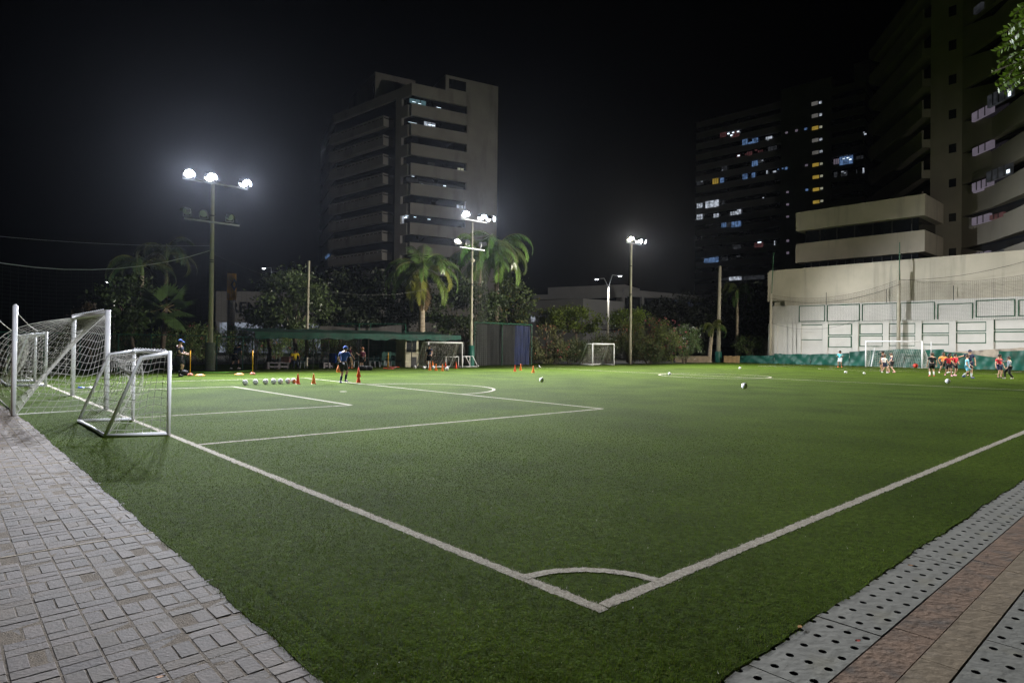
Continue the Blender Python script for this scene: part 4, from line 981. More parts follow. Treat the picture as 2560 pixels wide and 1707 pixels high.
# centre portable goal and the two small frames beside it
P0, P1 = G(1071, 917.5), G(1155.6, 918.6); P1 = P0+(P1-P0).normalized()*4.1 if (P1-P0).length > 5 else P1
P0 = ST(at_t(1071, 35.2), 35.2); P1 = ST(at_t(1155.6, 35.0), 35.0); dd = Vector((-.78, .62, 0))*1.25
hC = 66*P0.y/FPX
frame_goal('white portable goal with netting at the foot of the centre floodlight pole', P0, P1, hC, P0+dd*.45+Vector((0, 0, hC-.08)), P1+dd*.45+Vector((0, 0, hC-.08)), P0+dd, P1+dd, .05, .16, .006, mnet=m_gnet2, sagk=.5)
def small(x0, x1, dx, label):
    P0 = ST(at_t(x0, 36.0), 36.0); P1 = ST(at_t(x1, 36.0), 36.0); dd = Vector((dx, .35, 0)); h = 27.5*P0.y/FPX
    frame_goal(label, P0, P1, h, P0+dd*.35+Vector((0, 0, h)), P1+dd*.35+Vector((0, 0, h)), P0+dd, P1+dd, .035, .2, .004, net=False, group='low goal frames')
small(1115, 1146.5, -.55, 'low white goal frame without a net, inside the outline of the centre goal')
small(1157, 1175, .6, 'low white goal frame without a net, right of the centre goal at the pole pad')
# portable goal before the bushes
P0 = ST(at_t(1481.6, 34.6), 34.6); P1 = ST(at_t(1535, 34.6), 34.6); hR = 56*P0.y/FPX; dd = Vector((-.9, .75, 0))*1.2
frame_goal('white portable goal with netting in front of the oleander bushes', P0, P1, hR, P0+dd*.42+Vector((0, 0, hR-.06)), P1+dd*.42+Vector((0, 0, hR-.06)), P0+dd, P1+dd, .06, .16, .007, mnet=m_gnet2, sagk=.5)

# full size goals
def big_goal(label, s, t0, t1, h, sgn, depth=1.9, cell=.15, netr=.006, far=False):
    P0, P1 = ST(s, t0), ST(s, t1); up = Vector((0, 0, 1)); bk = SD*sgn
    t = thing('full_size_goal', label, 'goal', P0.lerp(P1, .5), 'full size goals')
    for P in (P0, P1): MB().tube(P, P+up*h, .058, n=14).build('post', m_wpaint, t, True)
    MB().tube(P0+up*(h-.058), P1+up*(h-.058), .058, n=14).build('crossbar', m_wpaint, t, True)
    b = MB(); wd = t1-t0
    sup = [ST(s+sgn*1.79, t0-.42), ST(s+sgn*1.79, t1+.42)]
    def backf(u, v):
        a = P0.lerp(P1, u)+up*(h-.06); c_ = ST(s+sgn*1.72, t0-.3).lerp(ST(s+sgn*1.72, t1+.3), u); q = a.lerp(c_, v)
        pull = (abs(2*u-1)**2)*math.sin(math.pi*min(1, v*1.15))*.0
        q += bk*(.10*math.sin(math.pi*v)*(1-.5*math.sin(math.pi*u)) + .75*(u**3)*math.sin(math.pi*v)) + up*(.55*(u**3)*math.sin(math.pi*v)) + (P1-P0).normalized()*.05*math.sin(6*v)*math.sin(math.pi*v)
        q -= bk*(.18*math.sin(math.pi*v)*math.sin(math.pi*u))
        q.z += .05*math.sin(11*u)*math.sin(math.pi*v); q.z = max(.012, q.z); return q
    netsurf(b, backf, int(wd/cell), int(h*1.25/cell), netr, 14)
    for P, tt, sg in ((P0, t0-.3, 0), (P1, t1+.3, 1)):
        Bk = ST(s+sgn*1.72, tt)
        def side(u, v):
            # u from the post (0) to the slanting edge (1); v from ground to crossbar
            a = P+up*((h-.06)*v); c_ = backf(float(sg), 1-v); q = a.lerp(c_, u); k_ = math.sin(math.pi*u)*math.sin(math.pi*v)
            q += (P1-P0).normalized()*(.1*k_)*(1 if sg else -1); q.z = max(.012, q.z-.10*k_+.03*math.sin(8*u+3*v)*k_); return q
        netsurf(b, side, int(1.7/cell), int(h/cell), netr, 12)
    b.build('net', m_gnet, t)
    rp = MB()
    for P, tt, sg in ((P0, t0-.3, 0), (P1, t1+.3, 1)): rp.path([backf(float(sg), k/16) for k in range(17)], netr*2.2, 5)
    rp.path([P0+bk*.03, ST(s+sgn*1.72, t0-.3, .012)], .014, 5); rp.path([ST(s+sgn*1.72, t0-.3, .012), ST(s+sgn*1.72, t1+.3, .012)], .012, 5)
    rp.path([P0+up*(h-.01)+bk*.05, P1+up*(h-.01)+bk*.05], .012, 5); rp.build('net_rope', m_gnet, t)
    if sgn < 0:
        for i in range(1, 18): q = P0.lerp(P1, i/18)+up*(h-.0)+bk*.045; MB().path([q, q+up*.03, q+bk*.05], .010, 4).build('net_hook', m_wpaint, t)
    return t, sup
t_, sup = big_goal('full size white goal at the left with a draped white net, nearest to the pavers', 0, 15.13, 20.14, 2.36, -1, netr=.005)
q = G(33, 1039); hh = (1039-765)*q.y/FPX
st_ = MB().tube(q, (q.x, q.y, hh), .047, n=12).lathe((q.x, q.y, hh-.002), [(.047, 0), (.03, .03), (.005, .04)], 12).build('net_support_post', m_wpaint, smooth=True, loc=q)
tag(st_, 'white steel post at the edge of the pavers, holding the goal net with a rope', 'post')
q_ = ST(-1.79, 20.6); tag(MB().tube(q_, (q_.x, q_.y, 2.36), .047, n=12).build('net_support_post', m_wpaint, smooth=True, loc=q_), 'white net post at the far side of the left goal, at the left border', 'post')
cable('rope', 'white rope from the top of the white steel post down to the goal net', sag(Vector((q.x, q.y, hh-.08)), AT(94, 828, 15.6), .05), .007, m_gnet, 'rope')
cable('rope', 'white rope entering from the left border down to the net of the left goal', sag(Vector((q_.x, q_.y, 2.28)), AT(60, 845, 19.5), .05), .008, m_gnet, 'rope')
FS = 66.0; ta, tb_ = at_s(2305.4, FS), at_s(2164.5, FS)
big_goal('full size white goal at the far end in front of the green tarpaulins', FS, ta, tb_, 67*ST(FS, 18).y/FPX, 1, cell=.17, netr=.007)
for x, lb in ((2328, 'white net post right of the far goal'), (2178, 'short white net post leaning inside the far goal')):
    q = ST(FS+1.6, at_s(x, FS+1.6)); h = 2.5 if x > 2200 else 1.9
    tag(MB().tube(q, (q.x+(.35 if x < 2200 else 0), q.y, h), .05, n=8).build('net_support_post', m_wpaint, loc=q), lb, 'post')
# ------------------------------------------------------------------ VEGETATION
def leafmat(name, rough=.5, trans=.25, spec=.35):
    m = mat(name, (1, 1, 1), rough, 0, 1, attr='col', spec=spec)
    nt = m.node_tree; p = nt.nodes['Principled BSDF']; out = [n for n in nt.nodes if n.type == 'OUTPUT_MATERIAL'][0]
    tr = nt.nodes.new('ShaderNodeBsdfTranslucent'); mixs = nt.nodes.new('ShaderNodeMixShader'); mixs.inputs[0].default_value = trans
    nt.links.new(p.inputs['Base Color'].links[0].from_socket, tr.inputs[0])
    nt.links.new(p.outputs[0], mixs.inputs[1]); nt.links.new(tr.outputs[0], mixs.inputs[2]); nt.links.new(mixs.outputs[0], out.inputs[0])
    return m
m_leaf = leafmat('leaf'); m_gloss = leafmat('glossy_leaf', .32, .15, .5); m_petal = leafmat('petal', .6, .3)
m_bark = mat('bark', (.13, .10, .075), .95, .35, 6, .8); m_palmt = mat('palm_trunk', (.42, .35, .26), .9, .12, 3, .4, stains=(9, (.3, .24, .18), .5, .6, (.2, .2, 1)))
def leaves_mesh(name, c, d, wv, ln, wd, col, m, parent):
    """diamond leaves: centre c, direction d, width direction wv; arrays"""
    n = len(c); base = np.array(ROOT[parent.name]); ln = np.asarray(ln).reshape(-1, 1); wd = np.asarray(wd).reshape(-1, 1)
    v = np.zeros((n, 4, 3)); v[:, 0] = c-d*ln/2; v[:, 1] = c+wv*wd/2+d*ln*.08; v[:, 2] = c+d*ln/2; v[:, 3] = c-wv*wd/2+d*ln*.08
    v = (v-base).reshape(-1, 3)
    me = bpy.data.meshes.new(name); me.vertices.add(4*n); me.vertices.foreach_set('co', v.ravel().astype('f4'))
    me.loops.add(4*n); me.loops.foreach_set('vertex_index', np.arange(4*n, dtype='i4'))
    me.polygons.add(n); me.polygons.foreach_set('loop_start', np.arange(0, 4*n, 4, dtype='i4')); me.polygons.foreach_set('loop_total', np.full(n, 4, dtype='i4'))
    cc = np.concatenate([col, np.ones((n, 1))], 1); at = me.color_attributes.new('col', 'FLOAT_COLOR', 'CORNER'); at.data.foreach_set('color', np.repeat(cc, 4, 0).ravel().astype('f4'))
    me.materials.append(m); me.update(); me.validate()
    o = bpy.data.objects.new(name, me); COL.objects.link(o); o.parent = parent; ROOT[o.name] = ROOT[parent.name]; return o
def unit(a): return a/np.maximum(1e-9, np.linalg.norm(a, axis=1, keepdims=True))
def cloud(c, rad, n, clumps, cr, flat=.0, shell=.55):
    """points gathered in clumps spread through an ellipsoid"""
    k = unit(rng.normal(size=(clumps, 3))); rr = rng.uniform(shell, 1, clumps)**.6; cc = k*rr[:, None]*np.array(rad)
    idx = rng.integers(0, clumps, n); sz = rng.uniform(.55, 1.25, clumps)
    p = cc[idx]+rng.normal(size=(n, 3))*cr*sz[idx][:, None]*np.array([1, 1, .7])
    return p+np.array(c), idx, k[idx]
def crown(name, c, rad, n, size, col, parent, m=None, clumps=40, cr=None, elong=1.9, up=.2, var=.35, yellow=.0, shell=.5, zmin=.25):
    cr = cr or .22*min(rad); p, idx, out = cloud(c, rad, n, clumps, cr, shell=shell)
    k = p[:, 2] > zmin; p, idx, out = p[k], idx[k], out[k]; n = len(p)
    d = unit(rng.normal(size=(n, 3))+out*.6+np.array([0, 0, up])); w = unit(np.cross(d, rng.normal(size=(n, 3))))
    cb = rng.uniform(1-var, 1+var, idx.max()+1)[idx]*rng.uniform(.7, 1.3, n)
    cl = np.array(col)[None]*cb[:, None]; y = rng.random(n) < yellow; cl[y] = np.array([.16, .13, .03])*cb[y][:, None]
    s = size*rng.uniform(.7, 1.3, n); return leaves_mesh(name, p, d, w, s*1.25, s*1.25/elong, cl, m or m_leaf, parent)
def tree(label, base, trunk_h, c, rad, n, size, col, cat='tree', name='tree', tr=.16, m=None, group=None, **kw):
    base = Vector(base); c = Vector(c); t = thing(name, label, cat, base, group); b = MB()
    mid = Vector((base.x+(c.x-base.x)*.3+.1, base.y, trunk_h*.6)); top = Vector((base.x+(c.x-base.x)*.7, base.y+(c.y-base.y)*.6, trunk_h))
    b.path([base, mid, top], [tr*1.3, tr, tr*.75], 9)
    for i in range(7):
        a = 2*math.pi*i/7+rng.uniform(-.3, .3); e_ = c+Vector((math.cos(a)*rad[0]*.7, math.sin(a)*rad[1]*.7, rng.uniform(-.2, .6)*rad[2])); k_ = top.lerp(e_, .5)+Vector((0, 0, .12*rad[2]))
        b.path([top-Vector((0, 0, .1*i*.3)), k_, e_], [tr*.5, tr*.28, tr*.08], 5)
    b.build('trunk', m_bark, t, True); crown('crown', c, rad, n, size, col, t, m=m, **kw); return t
def frond_arr(base, az, el, ln, droop, nl, ll, lw, colr, hang=.7, twist=0.):
    """pinnate palm frond; returns leaflet arrays and rachis points"""
    pts = []; p = Vector(base); e = el; n = 14
    for i in range(n+1):
        pts.append(p.copy()); dirv = Vector((math.cos(az)*math.cos(e), math.sin(az)*math.cos(e), math.sin(e))); p = p+dirv*ln/n; e -= droop/n*(1+.9*i/n)
    c, d, w, L_, W_, cl = [], [], [], [], [], []
    for k in range(nl):
        u = .14+.85*k/nl; x = u*n; i = min(n-1, int(x)); q = pts[i].lerp(pts[i+1], x-i); tg = (pts[i+1]-pts[i]).normalized(); side = tg.cross(Vector((0, 0, 1)))
        side = side.normalized() if side.length > .05 else Vector((math.sin(az), -math.cos(az), 0)); 
        for sg in (-1, 1):
            l_ = ll*(.45+.75*math.sin(math.pi*min(1, u*1.02)**.8))*rng.uniform(.85, 1.1)
            dv = (side*sg*.8+tg*.55+Vector((0, 0, -hang*rng.uniform(.5, 1.2)))).normalized()
            c.append(q+dv*l_/2); d.append(dv); nv = dv.cross(tg); w.append(nv.normalized() if nv.length > 1e-3 else side); wv = dv.cross(w[-1]); w[-1] = wv.normalized()
            L_.append(l_); W_.append(lw*rng.uniform(.8, 1.2)); f = rng.uniform(.65, 1.35); cl.append([x_*f for x_ in colr])
    return [np.array(c), np.array(d), np.array(w), np.array(L_), np.array(W_), np.array(cl)], pts
def palm(label, base, h, fr, r0=.17, r1=.13, name='palm_tree', cat='palm tree', crownshaft=True, nl=60, ll=.75, lw=.07, dead=None, lean=0., group=None, m=None, tm=None):
    base = Vector(base); t = thing(name, label, cat, base, group); n = 12
    pts = [(base.x+lean*(i/n)**1.5, base.y, h*i/n) for i in range(n+1)]; MB().path(pts, [r0*(1.25 if i == 0 else 1)+(r1-r0)*i/n for i in range(n+1)], 14).build('trunk', tm or m_palmt, t, True)
    top = Vector(pts[-1])
    if crownshaft: MB().path([top, top+Vector((0, 0, .5)), top+Vector((0, 0, 1.1))], [r1*1.05, r1*1.1, r1*.4], 10).build('crown_shaft', mat('crown_shaft', (.12, .18, .05), .5, .15, 4), t, True)
    for (az, el, ln, dr, colr, hang) in fr:
        arr, rp = frond_arr(top+Vector((0, 0, .75 if crownshaft else .05)), az, el, ln, dr, nl, ll, lw, colr, hang)
        o = leaves_mesh('frond', *arr, m or m_gloss, t)
        MB().path(rp, [.035*(1-i/16)+.006 for i in range(len(rp))], 4).build('rachis', mat('rachis', (.16, .18, .06), .6, .15, 4), o)
    return t
G1 = (.13, .22, .055); GY = (.25, .26, .05); BR = (.16, .10, .04); GD = (.03, .055, .018)
def fronds(n, ln, el0, el1, dr0, dr1, col=G1, hang=.7, ph=0.):
    return [(ph+2*math.pi*i/n+rng.uniform(-.25, .25), rng.uniform(el0, el1), ln*rng.uniform(.85, 1.1), rng.uniform(dr0, dr1), [c*rng.uniform(.75, 1.2) for c in col], hang*rng.uniform(.7, 1.3)) for i in range(n)]
# royal palms at the centre
pb = XY(1054, 56); hz = AT(1054, 698, 56).z
palm('tall royal palm with long drooping fronds left of the centre floodlight pole', pb, hz, 
     [(R(178), .95, 4.7, 1.9, G1, .8), (R(168), .7, 4.8, 2.0, (.145, .24, .06), .8), (R(195), .45, 4.9, 1.8, G1, 1.), (R(160), .25, 4.6, 1.7, G1, .9), (R(250), .1, 4.4, 2.0, GY, .9), (R(275), -.2, 4.2, 1.5, GY, .9), (R(95), 1.4, 4.4, 1.1, G1, .6),
      (R(60), 1.15, 4.6, 1.4, G1, .7), (R(125), 1.3, 4.5, 1.1, G1, .7), (R(-5), .55, 4.8, 1.9, G1, .8), (R(-22), .6, 4.6, 2.2, GY, .8), (R(-40), .0, 4.9, 1.5, (.15, .22, .045), .7), (R(20), .9, 4.8, 1.8, G1, .8), (R(-80), .9, 4.0, 2.4, G1, .9), (R(225), .7, 4.6, 2.1, G1, .9), (R(-50), 1.0, 4.6, 2.0, G1, .9),
      (R(215), -.9, 3.8, .7, GY, .6), (R(-70), -1.2, 3.6, .3, BR, .3)], .30, .24, nl=70, ll=.85)
pb = XY(1196, 60); hz = AT(1200, 660, 60).z
palm('second royal palm, darker, behind the centre floodlight pole', pb, hz, fronds(8, 4.9, .5, 1.2, 1.6, 2.2, G1, .9, .3)+fronds(8, 4.7, -.1, .5, 1.3, 1.9, (.10, .17, .045), .8, .9)+fronds(3, 4.3, 1.2, 1.5, 1.2, 1.8, G1), .26, .2, nl=64, ll=.9, tm=m_bark)
pb = XY(1240, 62); hz = AT(1236, 640, 62).z
palm('tall dark royal palm right of the centre floodlight pole, fronds arching over', pb, hz, fronds(9, 5.2, .6, 1.3, 1.7, 2.4, G1, .9, .1)+fronds(8, 5.0, -.1, .4, 1.3, 1.9, (.11, .18, .05), .8, .5)+fronds(7, 5.0, -.5, -.05, .9, 1.4, G1, .9, .4), .24, .19, nl=64, ll=.95, tm=m_bark)
# fan palm at the left
def fan_palm(label, base, h, nf, rl, rf, colr, name='fan_palm'):
    base = Vector(base); t = thing(name, label, 'palm tree', base); MB().path([base, (base.x+.1, base.y, h*.5), (base.x+.25, base.y, h)], [.2, .16, .15], 10).build('trunk', m_bark, t, True); top = Vector((base.x+.25, base.y, h))
    for i in range(nf):
        az = 2*math.pi*i/nf*1.618*2+rng.uniform(-.2, .2); el = -.75+1.9*(i/nf)+rng.uniform(-.1, .1)
        dv = Vector((math.cos(az)*math.cos(el), math.sin(az)*math.cos(el), math.sin(el))); e_ = top+dv*rl
        nn_ = dv.cross(Vector((0, 0, 1))).normalized(); up_ = nn_.cross(dv).normalized(); c, d, w, L_, W_, cl = [], [], [], [], [], []
        N = 26; f0 = rng.uniform(.7, 1.3)
        for k in range(N):
            a = -1.9+3.8*k/(N-1); v_ = (dv*math.cos(a)+nn_*math.sin(a)+Vector((0, 0, -.35*abs(math.sin(a))-.15))).normalized(); l_ = rf*(1-.12*abs(a))*rng.uniform(.9, 1.05)
            c.append(e_+v_*l_*.5); d.append(v_); w.append((v_.cross(up_)).normalized()); L_.append(l_); W_.append(rf*.17); f = f0*rng.uniform(.85, 1.15); cl.append([x*f for x in colr])
        o = leaves_mesh('frond', np.array(c), np.array(d), np.array(w), np.array(L_), np.array(W_), np.array(cl), m_leaf, t)
        MB().path([top, e_], [.035, .02], 5).build('stalk', mat('stalk', (.3, .24, .12), .7, .2, 4), o)
    return t
q = XY(405, 47); fan_palm('fan palm with broad pleated leaves above the fence at the left', q, AT(410, 770, 47).z, 17, 1.05, 1.35, (.11, .19, .06))
# dark palms and trees behind it
q = XY(352, 60); palm('tall dim palm behind the fan palm at the left', q, AT(352, 690, 60).z, fronds(12, 4.4, .2, 1.4, 1.6, 2.6, (.05, .085, .03)), .22, .17, nl=46, ll=.8, lw=.08)
q = XY(412, 64); palm('taller dim palm just left of the left floodlight pole', q, AT(412, 655, 64).z, fronds(11, 4.2, .3, 1.45, 1.6, 2.4, (.05, .08, .03)), .22, .17, nl=46, ll=.8, lw=.08)
tree('broad dark tree behind the fence at the left of the fan palm', XY(335, 52), 2.6, AT(318, 762, 52), (2.3, 1.8, 2.2), 3200, .26, (.055, .09, .028), clumps=44, m=m_leaf)
tree('small dark tree at the fence below the fan palm leaves', XY(330, 44), 2.0, AT(328, 812, 44), (1.1, 1., 1.0), 1300, .2, (.06, .10, .025), tr=.14)
tree('reddish leaved shrub tree behind the left goal net', XY(225, 46), 1.0, AT(225, 800, 46), (1.3, 1, 1.2), 1300, .2, (.07, .05, .03), tr=.1)
# round glossy tree in front of the showroom, dark mass to the right
tree('round glossy leaved tree covering the end of the showroom lettering', XY(738, 52), 2.2, AT(734, 755, 52), (2.7, 2.2, 2.4), 6500, .23, (.085, .12, .045), clumps=70, m=m_gloss, cr=.5)
tree('lower part of a glossy tree at the showroom lettering, left of the round tree', XY(672, 53), 1.8, AT(672, 792, 53), (1.5, 1.5, .95), 2400, .22, (.08, .115, .042), clumps=34, m=m_gloss, cr=.42)
tree('very dark tree right of the bare utility pole', XY(850, 58), 2.6, AT(850, 748, 58), (3.6, 2.2, 2.7), 5200, .27, (.030, .040, .02), clumps=60, cr=.55)
tree('very dark tree behind the royal palm trunk at the centre', XY(965, 62), 2.6, AT(960, 755, 62), (4.4, 2.4, 2.9), 5600, .28, (.026, .036, .017), clumps=64, cr=.6)
tree('dark bushy tree behind the centre pole and the cage', XY(1165, 57.5), 2.0, AT(1165, 775, 57.5), (3.4, 1.6, 2.6), 4600, .26, (.040, .06, .02), clumps=50, cr=.5)
tree('dark green tree right of the royal palms, beside the pale building', XY(1275, 64), 2.2, AT(1272, 762, 64), (2.2, 1.8, 2.9), 4000, .24, (.06, .085, .025), clumps=50, cr=.45, yellow=.06)
def shade_tree(label, px, py, depth, rad, n, colr): return tree(label, XY(px, depth), AT(px, py, depth).z*.7, AT(px, py, depth), rad, n, .2, colr, clumps=46, cr=.36, up=.5, var=.5)
shade_tree('yellow green flat topped tree behind the bushes, left of the street lamp', 1440, 800, 68, (3.2, 2., 1.35), 4200, (.15, .20, .03))
shade_tree('smaller yellow green tree between the street lamp and the floodlight pole', 1570, 800, 70, (2.0, 1.8, 1.2), 2600, (.15, .20, .03))
tree('yellow green tree left of the flat topped one, behind the bushes', XY(1385, 70), 3., AT(1385, 800, 70), (1.9, 1.6, 1.4), 2400, .2, (.13, .17, .03), clumps=34, cr=.36)
tree('large black looking tree before the side wing of the pale building', XY(1700, 90), 3, AT(1690, 800, 90), (6.2, 3, 3.6), 5200, .32, (.018, .024, .012), clumps=60, cr=.7)
tree('dark spreading tree behind the far corner pole', XY(1850, 88), 3, AT(1852, 780, 88), (4.2, 3, 4.4), 5200, .32, (.03, .045, .018), clumps=60, cr=.65)
q = XY(1774, 74.5); palm('small palm with a bare leaning trunk left of the far corner pole', q, AT(1780, 820, 74.5).z, fronds(10, 2.6, .3, 1.4, 1.6, 2.6, (.08, .12, .025), .8), .24, .16, nl=36, ll=.6, lw=.07, crownshaft=False, lean=.35)
q = XY(1842, 82); palm('dark palm with drooping fronds right of the far corner pole', q, AT(1842, 745, 82).z, fronds(13, 3.6, .2, 1.4, 1.8, 2.8, (.05, .08, .022), .9), .22, .18, nl=40, ll=.7, lw=.08)
tree('bush at the left end of the white wall, with small white flowers', XY(1872, 77.5), .8, AT(1872, 862, 77.5), (1.7, 1.2, 1.3), 1700, .2, (.06, .09, .03), name='flowering_bush', cat='bush', tr=.07, clumps=30, yellow=0)
# oleander shrubs
def oleander(label, px, depth, top_y, wpx, n, colr, flower=None, nf=40, base_z=.0, name='oleander_shrub', group='oleander shrubs along the touchline'):
    b0 = XY(px, depth); zt = AT(px, top_y, depth).z; t = thing(name, label, 'bush', b0, group); rx = wpx*depth/FPX/2; rz = (zt-base_z)/2
    st = MB()
    for i in range(9): a = rng.uniform(0, 6.28); st.path([b0+Vector((math.cos(a)*.2, math.sin(a)*.2, 0)), b0+Vector((math.cos(a)*rx*.6, math.sin(a)*rx*.4, zt*.75))], [.03, .015], 4)
    st.build('stem', m_bark, t)
    n = int(n); K = 36; cc = unit(rng.normal(size=(K, 3)))*rng.uniform(.45, .93, (K, 1)); idx = rng.integers(0, K, n)
    p = cc[idx]*np.array([rx, min(rx, 1.4), rz])+np.array([b0.x, b0.y, base_z+rz])+rng.normal(size=(n, 3))*np.array([.28, .28, .26])*min(1, rz/1.2)
    k = p[:, 2] > .08; p, idx = p[k], idx[k]; n = len(p); d = unit(rng.normal(size=(n, 3))*.75+np.array([0, 0, .9])+(p-np.array([b0.x, b0.y, base_z+rz*.6]))*.25); w = unit(np.cross(d, rng.normal(size=(n, 3))))
    cb = rng.uniform(.6, 1.4, K)[idx]*rng.uniform(.7, 1.3, n); cl = 1.9*np.array(colr)[None]*cb[:, None]; y = rng.random(n) < .06; cl[y] = np.array([.17, .10, .04])*cb[y][:, None]
    leaves_mesh('foliage', p, d, w, np.full(n, .26)*rng.uniform(.7, 1.2, n), np.full(n, .055), cl, m_leaf, t)
    if flower:
        f = unit(rng.normal(size=(nf, 3))*np.array([1, 1, 1])+np.array([0, -.5, .5])); pf = f*np.array([rx*.98, min(rx, 1.4)*1.05, rz*1.0])+np.array([b0.x, b0.y, base_z+rz]); pf = np.repeat(pf, 4, 0)+rng.normal(size=(nf*4, 3))*.05
        d = unit(rng.normal(size=(nf*4, 3))); w = unit(np.cross(d, rng.normal(size=(nf*4, 3)))); cl = np.array(flower)[None]*rng.uniform(.6, 1.2, (nf*4, 1)); o_ = leaves_mesh('flower', pf, d, w, np.full(nf*4, .10), np.full(nf*4, .10), cl, m_petal, t); o_['kind'] = 'stuff'
    return t
PK, WH, RS = (.55, .14, .16), (.6, .6, .55), (.5, .2, .13)
for args in ((1362, 60.5, 812, 130, 3000, (.07, .075, .03), RS, 40, 'reddish oleander right beside the blue tarpaulin frame'), (1385, 61.5, 858, 110, 2400, (.05, .065, .025), PK, 22, 'low oleander in front of the reddish one, beside the blue tarpaulin frame'),
             (1462, 64, 845, 90, 2200, (.035, .05, .02), None, 0, 'dark oleander directly behind the white goal before the bushes'), (1515, 65, 828, 110, 2800, (.055, .07, .028), WH, 18, 'grey green oleander right behind the white goal, small white flowers'), (1580, 66, 812, 130, 3400, (.065, .075, .028), RS, 40, 'oleander with rusty flowers at the foot of the right floodlight pole'),
             (1645, 67, 792, 150, 4200, (.085, .10, .03), PK, 70, 'tallest oleander with the most pink flowers'), (1622, 65, 850, 120, 2600, (.045, .06, .024), None, 0, 'dark low oleander below the pink flowering one'), (1712, 70, 812, 90, 2600, (.06, .09, .032), WH, 60, 'oleander with many white flowers at the right end of the row'),
             (1425, 63, 838, 90, 2200, (.045, .06, .024), None, 0, 'oleander left of the white goal, below the yellow green tree')):
    oleander(args[8], args[0], args[1], args[2], args[3], args[4], args[5], args[6], args[7])
hd = [(440, 'at the left end behind the fence'), (500, 'just left of the padded pole'), (575, 'right of the padded pole'), (632, 'below the lit showroom front'), (688, 'at the left end of the canopy'), (742, 'left of the utility pole foot'), (798, 'above the canopy, right of the utility pole foot'), (850, 'above the canopy at the grey tarpaulin')]
for i, (px, w_) in enumerate(hd):
    dp = 50.5+i*1.3; oleander('upright oleander of the hedge, '+w_, px, dp, 806+4*math.sin(i*2.1), 100, 2900, (.075, .11, .032), (RS, PK)[i % 2], 16, group='oleander hedge behind the canopy')
for i, (px, w_) in enumerate(((250, 'behind the small left goal'), (365, 'below the fan palm'), (305, 'between the left goals'), (185, 'behind the net of the full size goal'), (120, 'behind the portable goal at the left edge'), (50, 'at the left border'))):
    oleander('dark shrub behind the fence, '+w_, px, 50, 836+5*math.sin(i*3), 110, 1700, (.03, .048, .018), None, 0, name='shrub', group='dark shrubs behind the fence')
for i, (px, w_) in enumerate(((900, 'behind the blue water tank'), (985, 'behind the plastic chairs'), (1080, 'behind the centre goal'))):
    oleander('dark shrub under the palms, '+w_, px, 56+i, 830, 140, 2200, (.03, .042, .016), None, 0, name='shrub', group='dark shrubs under the palms')
# the leafy branch at the top right belongs to a tree standing outside the frame
tb0 = Vector((11.6, 10.2, 0)); nt_ = thing('street_tree', 'bright green leafy branch hanging into the top right corner', 'tree', tb0)
hub = AT(2575, 120, 10.2)
b = MB(); b.path([tb0, (11.4, 10.2, 2.5), (11.0, 10.2, 5.), (10.3, 10.2, 7.2)], [.22, .18, .14, .08], 9)
tips = [(2533, 40), (2520, 75), (2500, 88), (2488, 132), (2512, 112), (2478, 182), (2495, 160), (2505, 200), (2490, 222), (2508, 232), (2530, 180), (2545, 110), (2555, 150), (2548, 60), (2570, 200), (2560, 225), (2535, 205)]
c, d, w, L_, W_, cl = [], [], [], [], [], []
for i, (px, py) in enumerate(tips):
    tip = AT(px, py, 10.2+rng.uniform(-.5, .5)); root = AT(2590+rng.uniform(-8, 30), py-45+rng.uniform(-25, 15), 10.2+rng.uniform(-.3, .3)); mid = root.lerp(tip, .55)+Vector((0, 0, .06))
    b.path([root, mid, tip], [.012, .007, .003], 4); b.path([(10.9, 10.2, 5.6), root], [.05, .014], 5)
    N = 16
    for k in range(N):
        u = .25+.75*k/N; q = root.lerp(mid, u/.55) if u < .55 else mid.lerp(tip, (u-.55)/.45); tg = (tip-root).normalized(); sd = tg.cross(Vector((0, -1, .3))).normalized()
        for sg in (-1, 1):
            dv = (sd*sg+tg*.6+Vector(rng.normal(size=3))*.25+Vector((0, 0, -.25))).normalized(); l_ = .105*rng.uniform(.7, 1.15); c.append(q+dv*l_*.5); d.append(dv); w.append(dv.cross(Vector(rng.normal(size=3))).normalized()); L_.append(l_); W_.append(.045); f = rng.uniform(.6, 1.3); cl.append((.075*f, .13*f, .012*f))
b.build('trunk', m_bark, nt_, True); leaves_mesh('foliage', np.array(c), np.array(d), np.array(w), np.array(L_), np.array(W_), np.array(cl), m_leaf, nt_)
# ------------------------------------------------------------------ FENCE, CANOPY, CAGE
m_gpipe = mat('green_pipe', (.018, .10, .06), .45, .15, 5); m_gmesh = mat('green_mesh', (.012, .05, .034), .8, .15, 5)
FT_ = 37.15
def chain_fence(label, s0, s1, h, posts, cell=.16, back=False):
    A = ST(s0, FT_); t = thing('chain_link_fence', label, 'fence', A); b = MB(); n = int((s1-s0)/cell)
    for sg in (1, -1):
        for i in range(-int(h/cell), n+1):
            a0, a1 = s0+i*cell, s0+i*cell+h
            lo, hi = max(a0, s0), min(a1, s1)
            if hi <= lo: continue
            z0, z1 = (lo-a0), (hi-a0)
            if sg < 0: z0, z1 = h-z0, h-z1
            b.path([ST(lo, FT_, z0+.03), ST(hi, FT_, z1+.03)], .005, 3, False)
    b.build('mesh_panel', m_gmesh, t)
    MB().tube(ST(s0, FT_, h), ST(s1, FT_, h), .024, n=8).build('top_rail', m_gpipe, t)
    for s in posts: MB().tube(ST(s, FT_, 0), ST(s, FT_, h+.03), .035, n=8).build('post', m_gpipe, t)
    return t
ps = [at_t(x, FT_) for x in (20, 110, 200, 296, 378, 463)]
chain_fence('green chain link fence left of the padded floodlight pole', -9.0, at_t(515, FT_), 2.03, ps+[at_t(514.5, FT_)])
